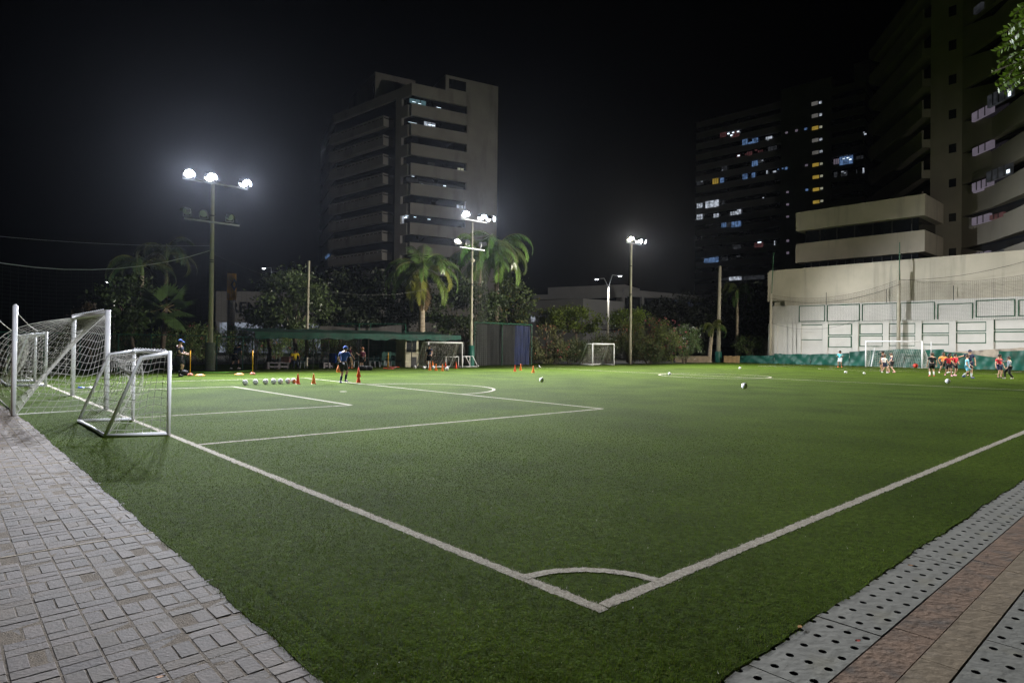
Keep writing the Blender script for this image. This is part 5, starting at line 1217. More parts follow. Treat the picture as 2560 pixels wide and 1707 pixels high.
chain_fence('green chain link fence between the padded floodlight pole and the canopy', at_t(541, FT_), at_t(633, FT_), 2.0, [at_t(x, FT_) for x in (542, 607, 632)])
# canopy
m_shade = mat('shade_cloth', (.012, .07, .052), .75, .25, 1.6, .4, stains=(1., (.05, .06, .055), .5, .75, (1, 1, 1)))
s0, s1 = at_t(636, 36.9), at_t(1151, 36.9); A = ST(s0, 36.9)
cp = thing('shade_canopy', 'long green shade cloth canopy on dark posts beside the pitch', 'canopy', A)
def czt(s): u = (s-s0)/(s1-s0); return 2.34+.10*u
n, m_ = 48, 10; vs = []
for i in range(n+1):
    for j in range(m_+1):
        s = s0+(s1-s0)*i/n; v = j/m_; z = czt(s)+.32*v-.10*math.sin(math.pi*v)*abs(math.sin(i*.55))-.04*abs(math.sin(math.pi*i/8))+.012*math.sin(i*1.9+j); vs.append(tuple(ST(s, 36.9+3.9*v, z)))
fs = [(i*(m_+1)+j, (i+1)*(m_+1)+j, (i+1)*(m_+1)+j+1, i*(m_+1)+j+1) for i in range(n) for j in range(m_)]
nb_ = len(vs); vs += [(v[0], v[1], v[2]-.015) for v in vs]; fs += [tuple(k+nb_ for k in f[::-1]) for f in fs]
MB().add(vs, fs).build('roof_cloth', m_shade, cp, True)
vs = []
for i in range(121):
    s = s0+(s1-s0)*i/120
    for j in range(7):
        v = j/6; z = czt(s)-.005-(.40+.05*math.sin(i*.31)+.03*math.sin(i*.83))*v; d = .03*math.sin(i*.9+3*v)*v+.05*math.sin(i*.23)*v+.05*v; vs.append(tuple(ST(s, 36.88-d, z)))
fs = [(i*7+j, (i+1)*7+j, (i+1)*7+j+1, i*7+j+1) for i in range(120) for j in range(6)]
nb_ = len(vs); vs += [tuple(Vector(v)+TD*.012) for v in vs]; fs += [tuple(k+nb_ for k in f[::-1]) for f in fs]
MB().add(vs, fs).build('valance', m_shade, cp, True)
for x in (638, 642.5, 783, 821.6, 895, 921, 1029, 1150):
    s = at_t(x, 36.95); MB().tube(ST(s, 36.95, 0), ST(s, 36.95, czt(s)-.02), .045 if x < 640 else .035, n=8).build('post', m_blk, cp)
for x in (660, 855, 990, 1120):
    s = at_t(x, 40.6); MB().tube(ST(s, 40.6, 0), ST(s, 40.6, 2.6), .035, n=8).build('post', m_blk, cp)
# green mesh screen at the back of the canopy
sc = thing('mesh_screen', 'dark green mesh screen closing the back of the canopy', 'screen', ST(s0, 40.8)); b = MB()
nn_ = int((s1-s0)/.22)
for i in range(nn_+1): s = s0+(s1-s0)*i/nn_; b.path([ST(s, 40.8, .02), ST(s, 40.8, 2.5)], .007, 3, False)
for j in range(12): b.path([ST(s0, 40.8, .03+j*.22), ST(s1, 40.8, .03+j*.22)], .007, 3, False)
b.build('mesh_panel', m_gmesh, sc)
sa, sb_ = at_t(905, 40.75), at_t(1012, 40.75)
cl = MB(); vs = []
for i in range(31):
    s = sa+(sb_-sa)*i/30
    for j in range(5): v = j/4; vs.append(tuple(ST(s, 40.72+.05*math.sin(i*.9), .05+2.25*v)))
cl.add(vs, [(i*5+j, (i+1)*5+j, (i+1)*5+j+1, i*5+j+1) for i in range(30) for j in range(4)]); cl.build('screen_cloth', mat('dark_green_cloth', (.008, .045, .035), .8, .3, 1.2, .3), sc, True)
# framed grey tarpaulin above the canopy
fr = thing('tarpaulin_screen', 'green pipe frame with sagging grey tarpaulin, seen above the canopy', 'frame', XY(897, 49)); D = 49.5
zt, zb = AT(950, 810, D).z, AT(950, 836, D).z
for x in (897, 926, 1013): q = XY(x, D); MB().tube((q.x, q.y, 0), (q.x, q.y, AT(x, 810, D).z), .035, n=8).build('post', m_gpipe, fr)
qa, qb = AT(840, 809.5, D), AT(1013, 810, D); MB().tube(qa, qb, .03, n=8).build('top_rail', m_gpipe, fr)
vs = []
for i in range(25):
    u = i/24; q = AT(800, 815, D+.1).lerp(AT(1009, 812, D+.1), u); zz_ = q.z-.28*math.sin(math.pi*u)**2*(.5+u*.5)
    for j in range(4): vs.append((q.x, q.y+.02*math.sin(i), zz_-(zz_-2.0)*j/3))
MB().add(vs, [(i*4+j, (i+1)*4+j, (i+1)*4+j+1, i*4+j+1) for i in range(24) for j in range(3)]).build('tarpaulin', mat('grey_tarpaulin', (.15, .14, .14), .7, .3, 1.2, .4), fr, True)
# cage with the blue tarpaulin
sA, sB = at_t(1186, 37.6), at_t(1329, 37.6); A, B = ST(sA, 37.6), ST(sB, 37.6); cg = thing('ball_cage', 'green pipe frame with netting and a blue tarpaulin at its right end', 'screen', A); hB = AT(1328, 812, B.y).z
sM = at_t(1255, 37.6)
for s in (sA, sM, sB): MB().tube(ST(s, 37.6, 0), ST(s, 37.6, hB), .045, n=8).build('post', m_gpipe, cg)
MB().tube(ST(sA, 37.6, hB), ST(sB, 37.6, hB), .04, n=8).build('top_rail', m_gpipe, cg)
b = MB(); k = int((sB-sA)/.17)
for i in range(k+1): s = sA+(sB-sA)*i/k; b.path([ST(s, 37.55, 0), ST(s, 37.55, hB)], .007, 3, False)
for j in range(int(hB/.17)): b.path([ST(sA, 37.55, j*.17), ST(sB, 37.55, j*.17)], .007, 3, False)
b.build('netting', m_net, cg)
def sheet(nm, sa, sb_, m, amp, z0=.05):
    vs = []
    for i in range(31):
        s = sa+(sb_-sa)*i/30
        for j in range(9): v = j/8; vs.append(tuple(ST(s, 37.75+amp*math.sin(i*.7+v*3)+amp*.6*math.sin(i*1.9), z0+(hB-.12-z0)*v)))
    vs2 = [tuple(Vector(v)+TD*.015) for v in vs]; f = [(i*9+j, (i+1)*9+j, (i+1)*9+j+1, i*9+j+1) for i in range(30) for j in range(8)]
    MB().add(vs+vs2, f+[tuple(k+len(vs) for k in q[::-1]) for q in f]).build(nm, m, cg, True)
sheet('blue_tarpaulin', at_t(1287, 37.75), sB-.1, mat('blue_tarpaulin', (.002, .009, .06), .7, .3, 1.2, .5), .06)
sheet('dark_sheet', sA+.4, at_t(1287, 37.75)-.02, mat('dark_grey_sheet', (.012, .012, .013), .9, .35, 1.0, .4, stains=(1.5, (.05, .048, .045), .6, .8, (1, 1, .4))), .07)

# ------------------------------------------------------------------ BALLS, CONES, POLES
def ball_mats():
    m = mat('ball_leather', (.70, .70, .73), .4, .05, 4, spec=.5); return [m, mat('ball_panel_dark', (.30, .30, .34), .45, .1, 4), mat('ball_red', (.55, .05, .03), .45, .1, 4)]
BM_ = ball_mats()
def make_ball(loc, r, label, red=False):
    bm = bmesh.new(); bmesh.ops.create_icosphere(bm, subdivisions=3, radius=r)
    # pentagon patches round the twelve icosahedron corners
    ph = (1+5**.5)/2; dirs = [Vector(v).normalized() for v in [(0, a, b*ph) for a in (-1, 1) for b in (-1, 1)]+[(a, b*ph, 0) for a in (-1, 1) for b in (-1, 1)]+[(b*ph, 0, a) for a in (-1, 1) for b in (-1, 1)]]
    rot = Matrix.Rotation(.4, 3, 'X') @ Matrix.Rotation(.9, 3, 'Y')
    for f in bm.faces:
        f.smooth = True; c = f.calc_center_median().normalized(); a = max(c.dot(d) for d in dirs)
        f.material_index = 2 if red else (1 if a > .982 else 0)
    bmesh.ops.rotate(bm, verts=bm.verts, cent=(0, 0, 0), matrix=rot)
    me = bpy.data.meshes.new('football'); bm.to_mesh(me); bm.free()
    for m in BM_: me.materials.append(m)
    o = bpy.data.objects.new('football', me); COL.objects.link(o); o.location = Vector(loc)+Vector((0, 0, r)); ROOT[o.name] = o.location.copy()
    tag(o, label, 'football', 'footballs on the pitch'); return o
def ballpos(px, pyb, z=ZT): return G(px, pyb, z)
BR_ = .105
row = [(612.6, 962.3), (638.6, 961.4), (663.6, 960.5), (684.3, 959.9), (700.6, 959.3), (719.7, 958.8), (734.5, 958.4)]
wd_ = ['first football from the left in the row of seven beside the orange cone', 'second football from the left in the row of seven', 'third football from the left in the row of seven', 'fourth ball, the middle one of the row of seven footballs', 'fifth football from the left in the row of seven', 'sixth football from the left in the row of seven', 'last football of the row, touching the red orange cone']
ball0 = make_ball(ballpos(*row[0]), BR_, wd_[0])
def putball(px, py, label, r=BR_, rz=None, z=None):
    p_ = ballpos(px, py) if z is None else z; o = dup(ball0, p_+Vector((0, 0, r)), label, rng.uniform(0, 6) if rz is None else rz, r/BR_); return o
for (x, y), lb in list(zip(row, wd_))[1:]: putball(x, y, lb)
for x, y, lb, r in ((1037.4, 921.5, 'football left of the centre goal, outside its left side bar', .11), (1060, 923.5, 'football at the left foot of the centre goal', .11), (1083, 922.5, 'football between the first cones in front of the centre goal', .11), (1117, 927, 'football in front of the centre goal, nearest to the camera there', .13),
                    (1354, 955.2, 'lone white football in open turf between the right cones and the penalty arc', .105), (1861, 972, 'lone white football near the centre circle, largest of the far balls', .12), (2369.5, 958, 'white football lying in front of the group of children', .115),
                    (1195, 917.5, 'tiny white ball at the right foot of the low goal frames', .08), (1348.6, 919, 'tiny white ball right of the three right hand cones', .08), (1850, 922.8, 'tiny white ball beyond the centre circle', .09), (2114, 933.5, 'tiny white ball left of the white shirted child', .09), (2160.5, 936, 'tiny white ball just left of the white shirted child', .08), (1674, 938, 'tiny white ball inside the left part of the centre circle', .09)):
    putball(x, y, lb, r)
rb = make_ball(ST(FS+.8, at_s(2289, FS+.8)), .22, 'small red ball lying inside the far goal', True); rb['group'] = 'balls in the goals'
m_or = mat('cone_orange', (.95, .22, .02), .5, .08, 4, spec=.4); m_ro = mat('cone_red_orange', (.85, .075, .012), .5, .08, 4, spec=.4)
def make_cone(loc, h, m, label):
    t = thing('traffic_cone', label, 'cone', loc, 'training cones'); r = h*.2; c = Vector(loc)
    MB().lathe(c, [(r, .012), (r*.96, .03), (r*.62, h*.45), (r*.26, h*.97), (r*.2, h), (r*.12, h-.004)], 18).build('body', m, t, True)
    b = MB(); w_ = r*1.12; b.lathe(c, [(w_*1.1, 0), (w_*1.1, .012), (w_*.95, .018)], 8); b.build('base', m, t); return t
def cone_h(px, pyb, hp): g_ = G(px, pyb, ZT); return g_, hp*g_.y/FPX
cones = [(744.7, 959.8, 26, 0, 'red orange cone at the right end of the row of footballs'), (784, 959, 25.5, 1, 'bright orange cone standing alone right of the row of footballs'), (1074.5, 925, 17, 1, 'orange cone in front of the goalkeeper, leftmost at the centre goal'), (1081.6, 920.5, 18, 1, 'orange cone just behind the leftmost one at the centre goal'), (1090, 926, 17, 1, 'second front cone at the centre goal, right of the goalkeeper'),
         (1106.3, 927, 17, 1, 'front cone at the middle of the centre goal, left of the ball'), (1113.6, 921, 16, 0, 'redder cone at the middle of the centre goal, behind the ball'), (1140, 921, 16, 0, 'cone at the right side of the centre goal'), (1287.4, 928.5, 17, 0, 'red cone, leftmost of the three in front of the blue tarpaulin'), (1301.4, 925.5, 16, 1, 'orange cone, middle and farthest of the three before the blue tarpaulin'), (1333, 931.5, 18, 1, 'orange cone, rightmost of the three before the blue tarpaulin')]
protos = {}
for x, y, hp, k, lb in cones:
    g_, h = cone_h(x, y, hp)
    if k not in protos: protos[k] = (make_cone(g_, h, m_or if k else m_ro, lb), h)
    else: dup(protos[k][0], g_, lb, rng.uniform(0, 6), h/protos[k][1])
g_, h = cone_h(896.4, 956, 38); t = make_cone(g_, h*.66, m_ro, 'tall stack of two red orange cones in front of the canopy'); c = g_
MB().lathe(c+Vector((0, 0, h*.36)), [(h*.135, .0), (h*.15, .02), (h*.08, h*.3), (h*.035, h*.62), (h*.02, h*.64)], 18).build('upper_cone', m_ro, t, True)
m_yp = mat('pole_yellow', (.80, .40, .01), .45, .1, 3); m_pk = mat('dome_pink', (.75, .26, .18), .5, .1, 4)
def train_pole(px, pyb, hp, label, dome=True):
    g_, h = cone_h(px, pyb, hp); t = thing('training_pole', label, 'pole', g_, 'yellow training poles'); MB().tube(g_+Vector((0, 0, .05)), g_+Vector((0, 0, h)), .022, n=8).build('pole', m_yp, t, True)
    MB().lathe(g_+Vector((0, 0, h-.001)), [(.024, 0), (.024, .05)], 8).build('tip', mat('pole_tip', (.5, .1, .02), .5, .1, 3), t)
    if dome: MB().lathe(g_, [(.14, 0), (.13, .05), (.09, .10), (.04, .125)], 16).build('base', m_pk, t, True)
    return t
train_pole(475.3, 939, 63, 'yellow training pole on a pink dome, next to the standing coach'); train_pole(631.5, 936.5, 61, 'yellow training pole on a pink dome, at the left end of the canopy'); train_pole(970, 922.5, 40, 'yellow training pole standing before the plastic chairs', False)
m_tape = mat('lime_tape', (.25, .75, .05), .5, .2, 2)
tp = [G(x, y, ZT+.012) for x, y in ((476, 929), (500, 930.5), (530, 931.3), (560, 931), (590, 929.5), (615, 927.5), (631, 926))]
b = MB(); vs = []
for i, q in enumerate(tp): vs += [tuple(q+Vector((0, .05, .02+.01*(i % 2)))), tuple(q-Vector((0, .05, .0)))]
vs += [(v[0], v[1], v[2]-.006) for v in vs]; n = len(tp); b.add(vs, [(2*i, 2*i+1, 2*i+3, 2*i+2) for i in range(n-1)]+[(2*n+2*i+2, 2*n+2*i+3, 2*n+2*i+1, 2*n+2*i) for i in range(n-1)]); tag(b.build('marking_tape', m_tape, loc=tp[0]), 'lime green tape lying on the turf between the two left training poles', 'tape')
def disc(px, py, r, m, label, hole=True, name='marker_disc'):
    g_ = G(px, py, ZT); b = MB(); n = 18; pr = [(r, 0), (r*.95, .02), (r*.55, r*.32), (r*.35, r*.36)]
    b.lathe(g_, pr, n); return tag(b.build(name, m, smooth=True, loc=g_), label, 'marker', 'marker discs')
disc(202, 969.5, .12, mat('disc_blue', (.01, .10, .65), .5, .1, 4), 'blue marker disc behind the net of the left goal'); disc(222.5, 969.5, .12, m_wpaint, 'white marker disc next to the blue one behind the left goal net')
disc(500, 939, .24, mat('disc_orange', (.8, .3, .08), .6, .1, 4), 'flat orange marker on the turf right of the first training pole'); disc(598, 936.5, .24, MATS['disc_orange'], 'flat orange marker on the turf left of the second training pole')
g_ = G(978, 922, ZT); rg = thing('agility_rings', 'flat pile of orange rings by the yellow pole in front of the chairs', 'rings', g_)
for i in range(4):
    b = MB(); c_ = g_+Vector((.14*i-.2, .1*math.sin(i*2), .025+.035*i)); b.path([c_+Vector((.33*math.cos(a), .33*math.sin(a), .03*math.sin(a+i))) for a in np.linspace(0, 6.283, 19)], .016, 5); b.build('ring', m_ro if i != 2 else mat('ring_grey', (.3, .3, .35), .5, .1, 4), rg)

# ------------------------------------------------------------------ THINGS UNDER THE CANOPY
m_pall = mat('grey_timber', (.30, .28, .31), .85, .2, 3, .3); m_plast = mat('dark_green_plastic', (.02, .07, .075), .35, .15, 3); m_leg = mat('pale_leg', (.36, .40, .43), .4, .1, 4); m_blue = mat('blue_plastic', (.012, .07, .55), .35, .12, 3)
def bench(px0, px1, pyb, hp, tt, label):
    A = ST(at_t(px0, tt), tt); B = ST(at_t(px1, tt), tt); t = thing('pallet_bench', label, 'bench', A.lerp(B, .5)); h = hp*A.y/FPX; ln = (B-A).length; e = (B-A).normalized()
    for i in range(4): MB().fbox(A, B, 0, ln, h-.06, h, -.10-.17*i-.15, -.10-.17*i).build('seat_plank', m_pall, t)
    for u in (.0, .48*ln, ln-.14): MB().fbox(A, B, u, u+.14, 0, h-.062, -.7, -.1).build('leg', m_pall, t)
    MB().fbox(A, B, .142, ln*.48-.002, .10, .2, -.16, -.08).fbox(A, B, ln*.48+.142, ln-.142, .10, .2, -.16, -.08).build('rail', m_pall, t); return t, A, B, h
t, A, B, h = bench(671, 726, 924, 17, 37.5, 'grey timber bench under the left end of the canopy')
q = A.lerp(B, .72)+Vector((0, 0, h)); bx = thing('storage_crate', 'brownish pink crate standing on the grey timber bench', 'crate', q); MB().box(q+Vector((0, .35, .17)), .5, .4, .32).build('body', mat('pinkish_crate', (.20, .12, .12), .8, .2, 4), bx); MB().box(q+Vector((0, .35, .345)), .54, .44, .03).build('lid', MATS['pinkish_crate'], bx)
t, A, B, h = bench(811, 838, 922, 14, 37.6, 'short grey bench carrying the blue water tank')
q = A.lerp(B, .6)+Vector((0, .4, h)); wt = thing('water_tank', 'blue plastic water tank with a lid on the short bench', 'water cooler', q)
MB().lathe(q, [(.24, 0), (.26, .04), (.27, .5), (.25, .54)], 20).build('body', m_blue, wt, True); MB().lathe(q+Vector((0, 0, .541)), [(.28, 0), (.28, .05), (.2, .09)], 20).build('lid', m_blue, wt, True); MB().tube(q+Vector((0, -.26, .08)), q+Vector((0, -.36, .07)), .02, n=8).build('tap', m_leg, wt)
def make_chair(loc, rz, label):
    t = thing('plastic_chair', label, 'chair', loc, 'plastic chairs under the canopy'); c = Vector(loc)
    X = Vector((1, 0, 0)); Y = Vector((0, 1, 0))
    MB().box(c+Vector((0, 0, .44)), .46, .44, .03).box(c+Vector((0, -.215, .425)), .44, .02, .05).build('seat', m_plast, t)
    b = MB(); vs = []
    for i in range(9):
        u = -1+2*i/8
        for j in range(5): v = j/4; vs.append(c+Vector((u*(.22-.03*v), .20+.06*v-.06*u*u, .46+.40*v-.05*v*u*u)))
    v2 = [v+Vector((0, .02, 0)) for v in vs]; f = [(i*5+j, (i+1)*5+j, (i+1)*5+j+1, i*5+j+1) for i in range(8) for j in range(4) if not (i in (2, 5) and j in (1, 2))]
    b.add(vs+v2, f+[tuple(k+45 for k in q[::-1]) for q in f]); b.build('backrest', m_plast, t)
    for sx in (-1, 1):
        MB().path([c+Vector((sx*.25, -.2, .43)), c+Vector((sx*.25, -.2, .64)), c+Vector((sx*.25, .2, .66))], .022, 6).build('armrest', m_plast, t)
        for sy in (-1, 1): MB().path([c+Vector((sx*.21, sy*.19, .43)), c+Vector((sx*.25, sy*.23, 0))], .02, 6).build('leg', m_leg, t)
    t.rotation_euler = (0, 0, rz); return t
ch0 = None
for x, tt, rz, lb in ((735, 37.9, .3, 'dark plastic chair the seated person sits on, beside the timber bench'), (757, 38.4, -.2, 'dark plastic chair right of the seated person'), (886, 38.6, .1, 'dark plastic chair between the two children in dark shirts'), (926, 38.2, 0, 'dark plastic chair right of the red haired child'), (938, 38.4, .2, 'dark plastic chair, second one right of the red haired child'),
                      (963, 38.3, -.1, 'dark plastic chair directly behind the yellow pole'), (978, 38.5, .15, 'dark plastic chair right of the yellow pole'), (998, 38.2, .5, 'dark plastic chair with a pale pattern, rightmost of the row')):
    p_ = ST(at_t(x, tt), tt)
    if ch0 is None: ch0 = make_chair(p_, rz-.73, lb)
    else: dup(ch0, p_, lb, rz-.73)
def bag(px, pyb, w_, label, m):
    g_ = G(px, pyb, ZT); t = thing('sports_bag', label, 'bag', g_, 'bags on the turf'); b = MB(); n = 10
    b.path([g_+Vector((-w_/2, 0, .13)), g_+Vector((-w_*.4, 0, .13)), g_+Vector((0, .02, .14)), g_+Vector((w_*.4, 0, .13)), g_+Vector((w_/2, 0, .13))], [.05, .12, .135, .12, .05], 12); b.build('body', m, t, True)
    MB().path([g_+Vector((-w_*.2, -.09, .18)), g_+Vector((-w_*.1, -.06, .34)), g_+Vector((w_*.1, -.06, .34)), g_+Vector((w_*.2, -.09, .18))], .012, 5).build('strap', m_blk, t)
bag(907, 925.5, .55, 'black sports bag at the feet of the red haired child', mat('black_nylon', (.015, .015, .018), .7, .2, 6)); bag(916.5, 925, .5, 'grey sports bag between two black ones on the turf', mat('grey_nylon', (.16, .16, .17), .7, .2, 6)); bag(924, 925.5, .4, 'black sports bag right of the grey one on the turf', MATS['black_nylon'])
bag(458, 938.5, .45, 'small black bag on the turf behind the standing coach', MATS['black_nylon'])
# white kiosk at the right end of the canopy
A, B = ST(at_t(1012, 37.4), 37.4), ST(at_t(1046, 37.4), 37.4); kw = (B-A).length; ks = thing('kiosk', 'small cream kiosk with a sliding window at the right end of the canopy', 'kiosk', A); m_cr = mat('kiosk_cream', (.50, .47, .36), .7, .1, 2)
MB().fbox(A, B, 0, kw, 0, 1.02, -1.2, 0).fbox(A, B, 0, kw, 1.95, 2.1, -1.2, 0).fbox(A, B, 0, .14, 1.022, 1.948, -1.2, 0).fbox(A, B, kw-.18, kw, 1.022, 1.948, -1.2, 0).build('wall', m_cr, ks)
MB().fbox(A, B, -.08, kw+.08, 1.03, 1.10, 0.003, .22).build('counter', m_cr, ks); MB().fbox(A, B, .145, kw-.185, 1.11, 1.94, -.1, -.06).build('window', m_glassd, ks); MB().fbox(A, B, kw*.52, kw*.55, 1.11, 1.94, -.058, -.02).build('window_frame', m_cr, ks)
MB().fbox(A, B, kw*.5, kw*.85, .02, .75, .003, .05).build('hatch', mat('dark_hatch', (.05, .05, .055), .7, .2, 3), ks)

# ------------------------------------------------------------------ PEOPLE
def fabric(name, rgb): return mat('fabric_'+name, rgb, .85, .12, 9, .2)
SK1, SK2, SK3 = mat('skin_tan', (.42, .25, .17), .55, .06, 6), mat('skin_brown', (.24, .125, .075), .55, .06, 6), mat('skin_fair', (.52, .33, .25), .55, .06, 6)
m_eye = mat('eye_dark', (.02, .015, .012), .3, 0, 2); m_lip = mat('lip', (.28, .11, .09), .5, 0, 2)
HB, HR, HN = mat('hair_black', (.012, .010, .010), .6, .2, 20, .4), mat('hair_red', (.30, .11, .04), .6, .2, 20, .4), mat('hair_brown', (.06, .035, .02), .6, .2, 20, .4)
FAB = {k: fabric(k, v) for k, v in dict(navy=(.010, .018, .055), black=(.010, .010, .013), white=(.62, .62, .66), teal=(.10, .42, .50), maroon=(.10, .012, .04), red=(.42, .015, .03), orange=(.80, .25, .07), yellow=(.75, .55, .02), sky=(.18, .48, .66), grey=(.16, .19, .22), blue=(.012, .06, .26), jeans=(.05, .07, .12), royal=(.02, .10, .50)).items()}
SHO = {k: mat('shoe_'+k, v, .5, .1, 6) for k, v in dict(white=(.65, .65, .68), black=(.02, .02, .022), red=(.5, .05, .03), orange=(.85, .16, .06), pink=(.6, .25, .42), blue=(.03, .06, .4), purple=(.35, .3, .7)).items()}
def person(label, px, py, H, face, top, bottom, sock, shoe, skn=SK1, hair=HB, cap=None, lean=0., feet=((-.075, .0, 0), (.075, .0, 0)), arms=None, kid=False, long_hair=False, trousers=False, seat=None, turn=0., loc=None, sleeve=.62, sleeve_mat=None):
    g_ = Vector(loc) if loc is not None else G(px, py, ZT); t = thing('person', label, 'person', g_)
    f = R(face); fw = Vector((math.sin(f), math.cos(f), 0)); rt = Vector((math.cos(f), -math.sin(f), 0)); up = Vector((0, 0, 1))
    hk = 1.22 if kid else 1.0
    W_ = lambda v: g_+(rt*v[0]+fw*v[1]+up*v[2])*H
    pel = Vector((0, (feet[0][1]+feet[1][1])/2, .52)) if seat is None else Vector((0, 0, seat))
    low = max(0, max(abs(feet[0][1]-feet[1][1]), abs(feet[0][0]-feet[1][0])-.15)); 
    if seat is None: pel.z -= .035*min(1, low/.3)
    def up_(v):  # upper body leans about the pelvis
        c, s = math.cos(lean), math.sin(lean); return Vector((pel.x+v[0], pel.y+v[1]*c+(v[2]-.52)*s, pel.z-v[1]*s+(v[2]-.52)*c))
    hsz = .045*hk; neckz = .835 if not kid else .805
    J = dict(pel=pel, waist=up_((0, .005, .60)), chest=up_((0, .005, .70)), shb=up_((0, -.005, neckz-.045)), neck=up_((0, .005, neckz+.015)), hb=up_((0, .012, neckz+.05)), hm=up_((0, .012, .92 if not kid else .895)), ht=up_((0, .0, .965)))
    jw = {}
    for i, sx in ((0, -1), (1, 1)):
        hip = pel+Vector((sx*.052, 0, -.025)); fx, fy, fz = feet[i]; ank = Vector((fx, fy, .045+fz)) if seat is None else Vector((fx, fy, .045))
        d = ank-hip; l_ = min(d.length, .468); mid = (hip+ank)/2; bend = math.sqrt(max(0., .236**2-(l_/2)**2)); ax = Vector((0, 1, 0))-d.normalized()*d.normalized().y; ax = ax.normalized() if ax.length > .01 else Vector((0, 0, 1))
        kn = mid+ax*bend; toe = ank+Vector((sx*.02, .095, -.028+(-.03 if fz > .03 else 0))); jw[i] = (hip, kn, ank, toe)
    am = arms or (((-.045, .0, -.165), (-.01, .06, -.145)), ((.045, .0, -.165), (.01, .06, -.145))); A_ = {}
    shz = neckz-.045
    for i, sx in ((0, -1), (1, 1)):
        sh = up_((sx*.105, -.005, shz)); el = sh+Vector(am[i][0]); wr = el+Vector(am[i][1]); A_[i] = (sh, el, wr)
    B_ = [(W_(J['pel']), .072*H), (W_(J['waist']), .062*H), (W_(J['chest']), .070*H), (W_(J['shb']), .052*H), (W_(J['neck']), .028*H), (W_(J['hb']), hsz*.9*H), (W_(J['hm']), hsz*1.12*H), (W_(J['ht']), hsz*.78*H)]
    E_ = [(k, k+1) for k in range(7)]; wd = MB()
    for i in (0, 1):
        hip, kn, ank, toe = jw[i]; o_ = len(B_); B_ += [(W_(hip), .058*H), (W_(kn), .034*H), (W_(ank), .021*H), (W_(toe), .016*H)]; E_ += [(0, o_), (o_, o_+1), (o_+1, o_+2), (o_+2, o_+3)]
        sh, el, wr = A_[i]; o_ = len(B_); B_ += [(W_(sh), .036*H), (W_(el), .024*H), (W_(wr), .016*H)]; E_ += [(3, o_), (o_, o_+1), (o_+1, o_+2)]
        # hand: palm, five fingers
        dv = (wr-el).normalized(); sdv = dv.cross(Vector((0, 1, 0))) if abs(dv.y) < .9 else dv.cross(Vector((1, 0, 0))); sdv.normalize(); cv = dv.cross(sdv)*(1 if i else -1)
        pc = wr+dv*.028; wd.path([W_(wr-dv*.006), W_(pc), W_(pc+dv*.026)], [.014*H, .020*H, .017*H], 6)
        for k in range(4):
            r0_ = pc+dv*.026+sdv*(.0095*(k-1.5)); l_ = (.034, .042, .039, .030)[k]; wd.path([W_(r0_-dv*.01), W_(r0_+dv*l_*.55+cv*.006), W_(r0_+dv*l_*.9+cv*.02)], [.0056*H, .005*H, .004*H], 5)
        r0_ = pc+sdv*.015-dv*.012; wd.path([W_(r0_), W_(r0_+sdv*.018+dv*.016+cv*.004), W_(r0_+sdv*.020+dv*.036+cv*.012)], [.007*H, .006*H, .0045*H], 5)
    # face: nose, ears, eyes, mouth (part of the body mesh)
    ct, st_ = math.cos(turn), math.sin(turn); hd = lambda x, y, z: W_(J['hm']+Vector((x*ct+y*st_, -x*st_+y*ct, z))*hk)
    wd.mi = 0; wd.path([hd(0, .046, .008), hd(0, .060, -.012), hd(0, .050, -.018)], [.005*H*hk, .008*H*hk, .006*H*hk], 5)
    for sx in (-1, 1): wd.path([hd(sx*.050, -.004, .010), hd(sx*.056, -.008, -.002), hd(sx*.049, .0, -.018)], [.006*H*hk, .009*H*hk, .005*H*hk], 5)
    wd.mi = 1
    for sx in (-1, 1): wd.ball(hd(sx*.019, .0475, .004), .0062*H*hk, 6, 4)
    wd.mi = 2; wd.path([hd(-.016, .0475, -.030), hd(0, .051, -.031), hd(.016, .0475, -.030)], .0042*H*hk, 4)
    skin('body', B_, E_, [skn, m_eye, m_lip], t, 1, hands=wd)
    # clothing
    sv = [(W_(pel+Vector((0, 0, .012))), .083*H), (W_(J['waist']), .078*H), (W_(J['chest']), .083*H), (W_(J['shb']+Vector((0, 0, -.005))), .060*H)]; se = [(0, 1), (1, 2), (2, 3)]
    for i in (0, 1):
        sh, el, wr = A_[i]; o_ = len(sv); sl_ = sh.lerp(el, sleeve) if sleeve <= 1 else None
        if sleeve <= 1: sv += [(W_(sh), .048*H), (W_(sl_), .041*H)]; se += [(3, o_), (o_, o_+1)]
        else: sv += [(W_(sh), .048*H), (W_(el), .036*H), (W_(wr), .026*H)]; se += [(3, o_), (o_, o_+1), (o_+1, o_+2)]
    skin('shirt', sv, se, FAB[top], t)
    bv = [(W_(pel+Vector((0, 0, -.003))), .080*H)]; be = []
    for i in (0, 1):
        hip, kn, ank, toe = jw[i]; o_ = len(bv)
        if trousers: bv += [(W_(hip), .068*H), (W_(kn), .045*H), (W_(ank+Vector((0, 0, .01))), .035*H)]; be += [(0, o_), (o_, o_+1), (o_+1, o_+2)]
        else: bv += [(W_(hip), .070*H), (W_(hip.lerp(kn, .86)), .058*H)]; be += [(0, o_), (o_, o_+1)]
    skin('trousers' if trousers else 'shorts', bv, be, FAB[bottom], t)
    for i in (0, 1):
        hip, kn, ank, toe = jw[i]
        if sock and not trousers: skin('sock', [(W_(kn.lerp(ank, .28)), .034*H), (W_(kn.lerp(ank, .5)), .034*H), (W_(ank), .025*H)], [(0, 1), (1, 2)], FAB[sock], t)
        skin('shoe', [(W_(ank+Vector((0, -.025, -.022))), .026*H), (W_(ank+Vector((0, .03, -.02))), .027*H), (W_(toe+Vector((0, .01, 0))), .022*H)], [(0, 1), (1, 2)], SHO[shoe], t)
    hr = MB(); R_ = .058*hk*H*1.05; M3 = None
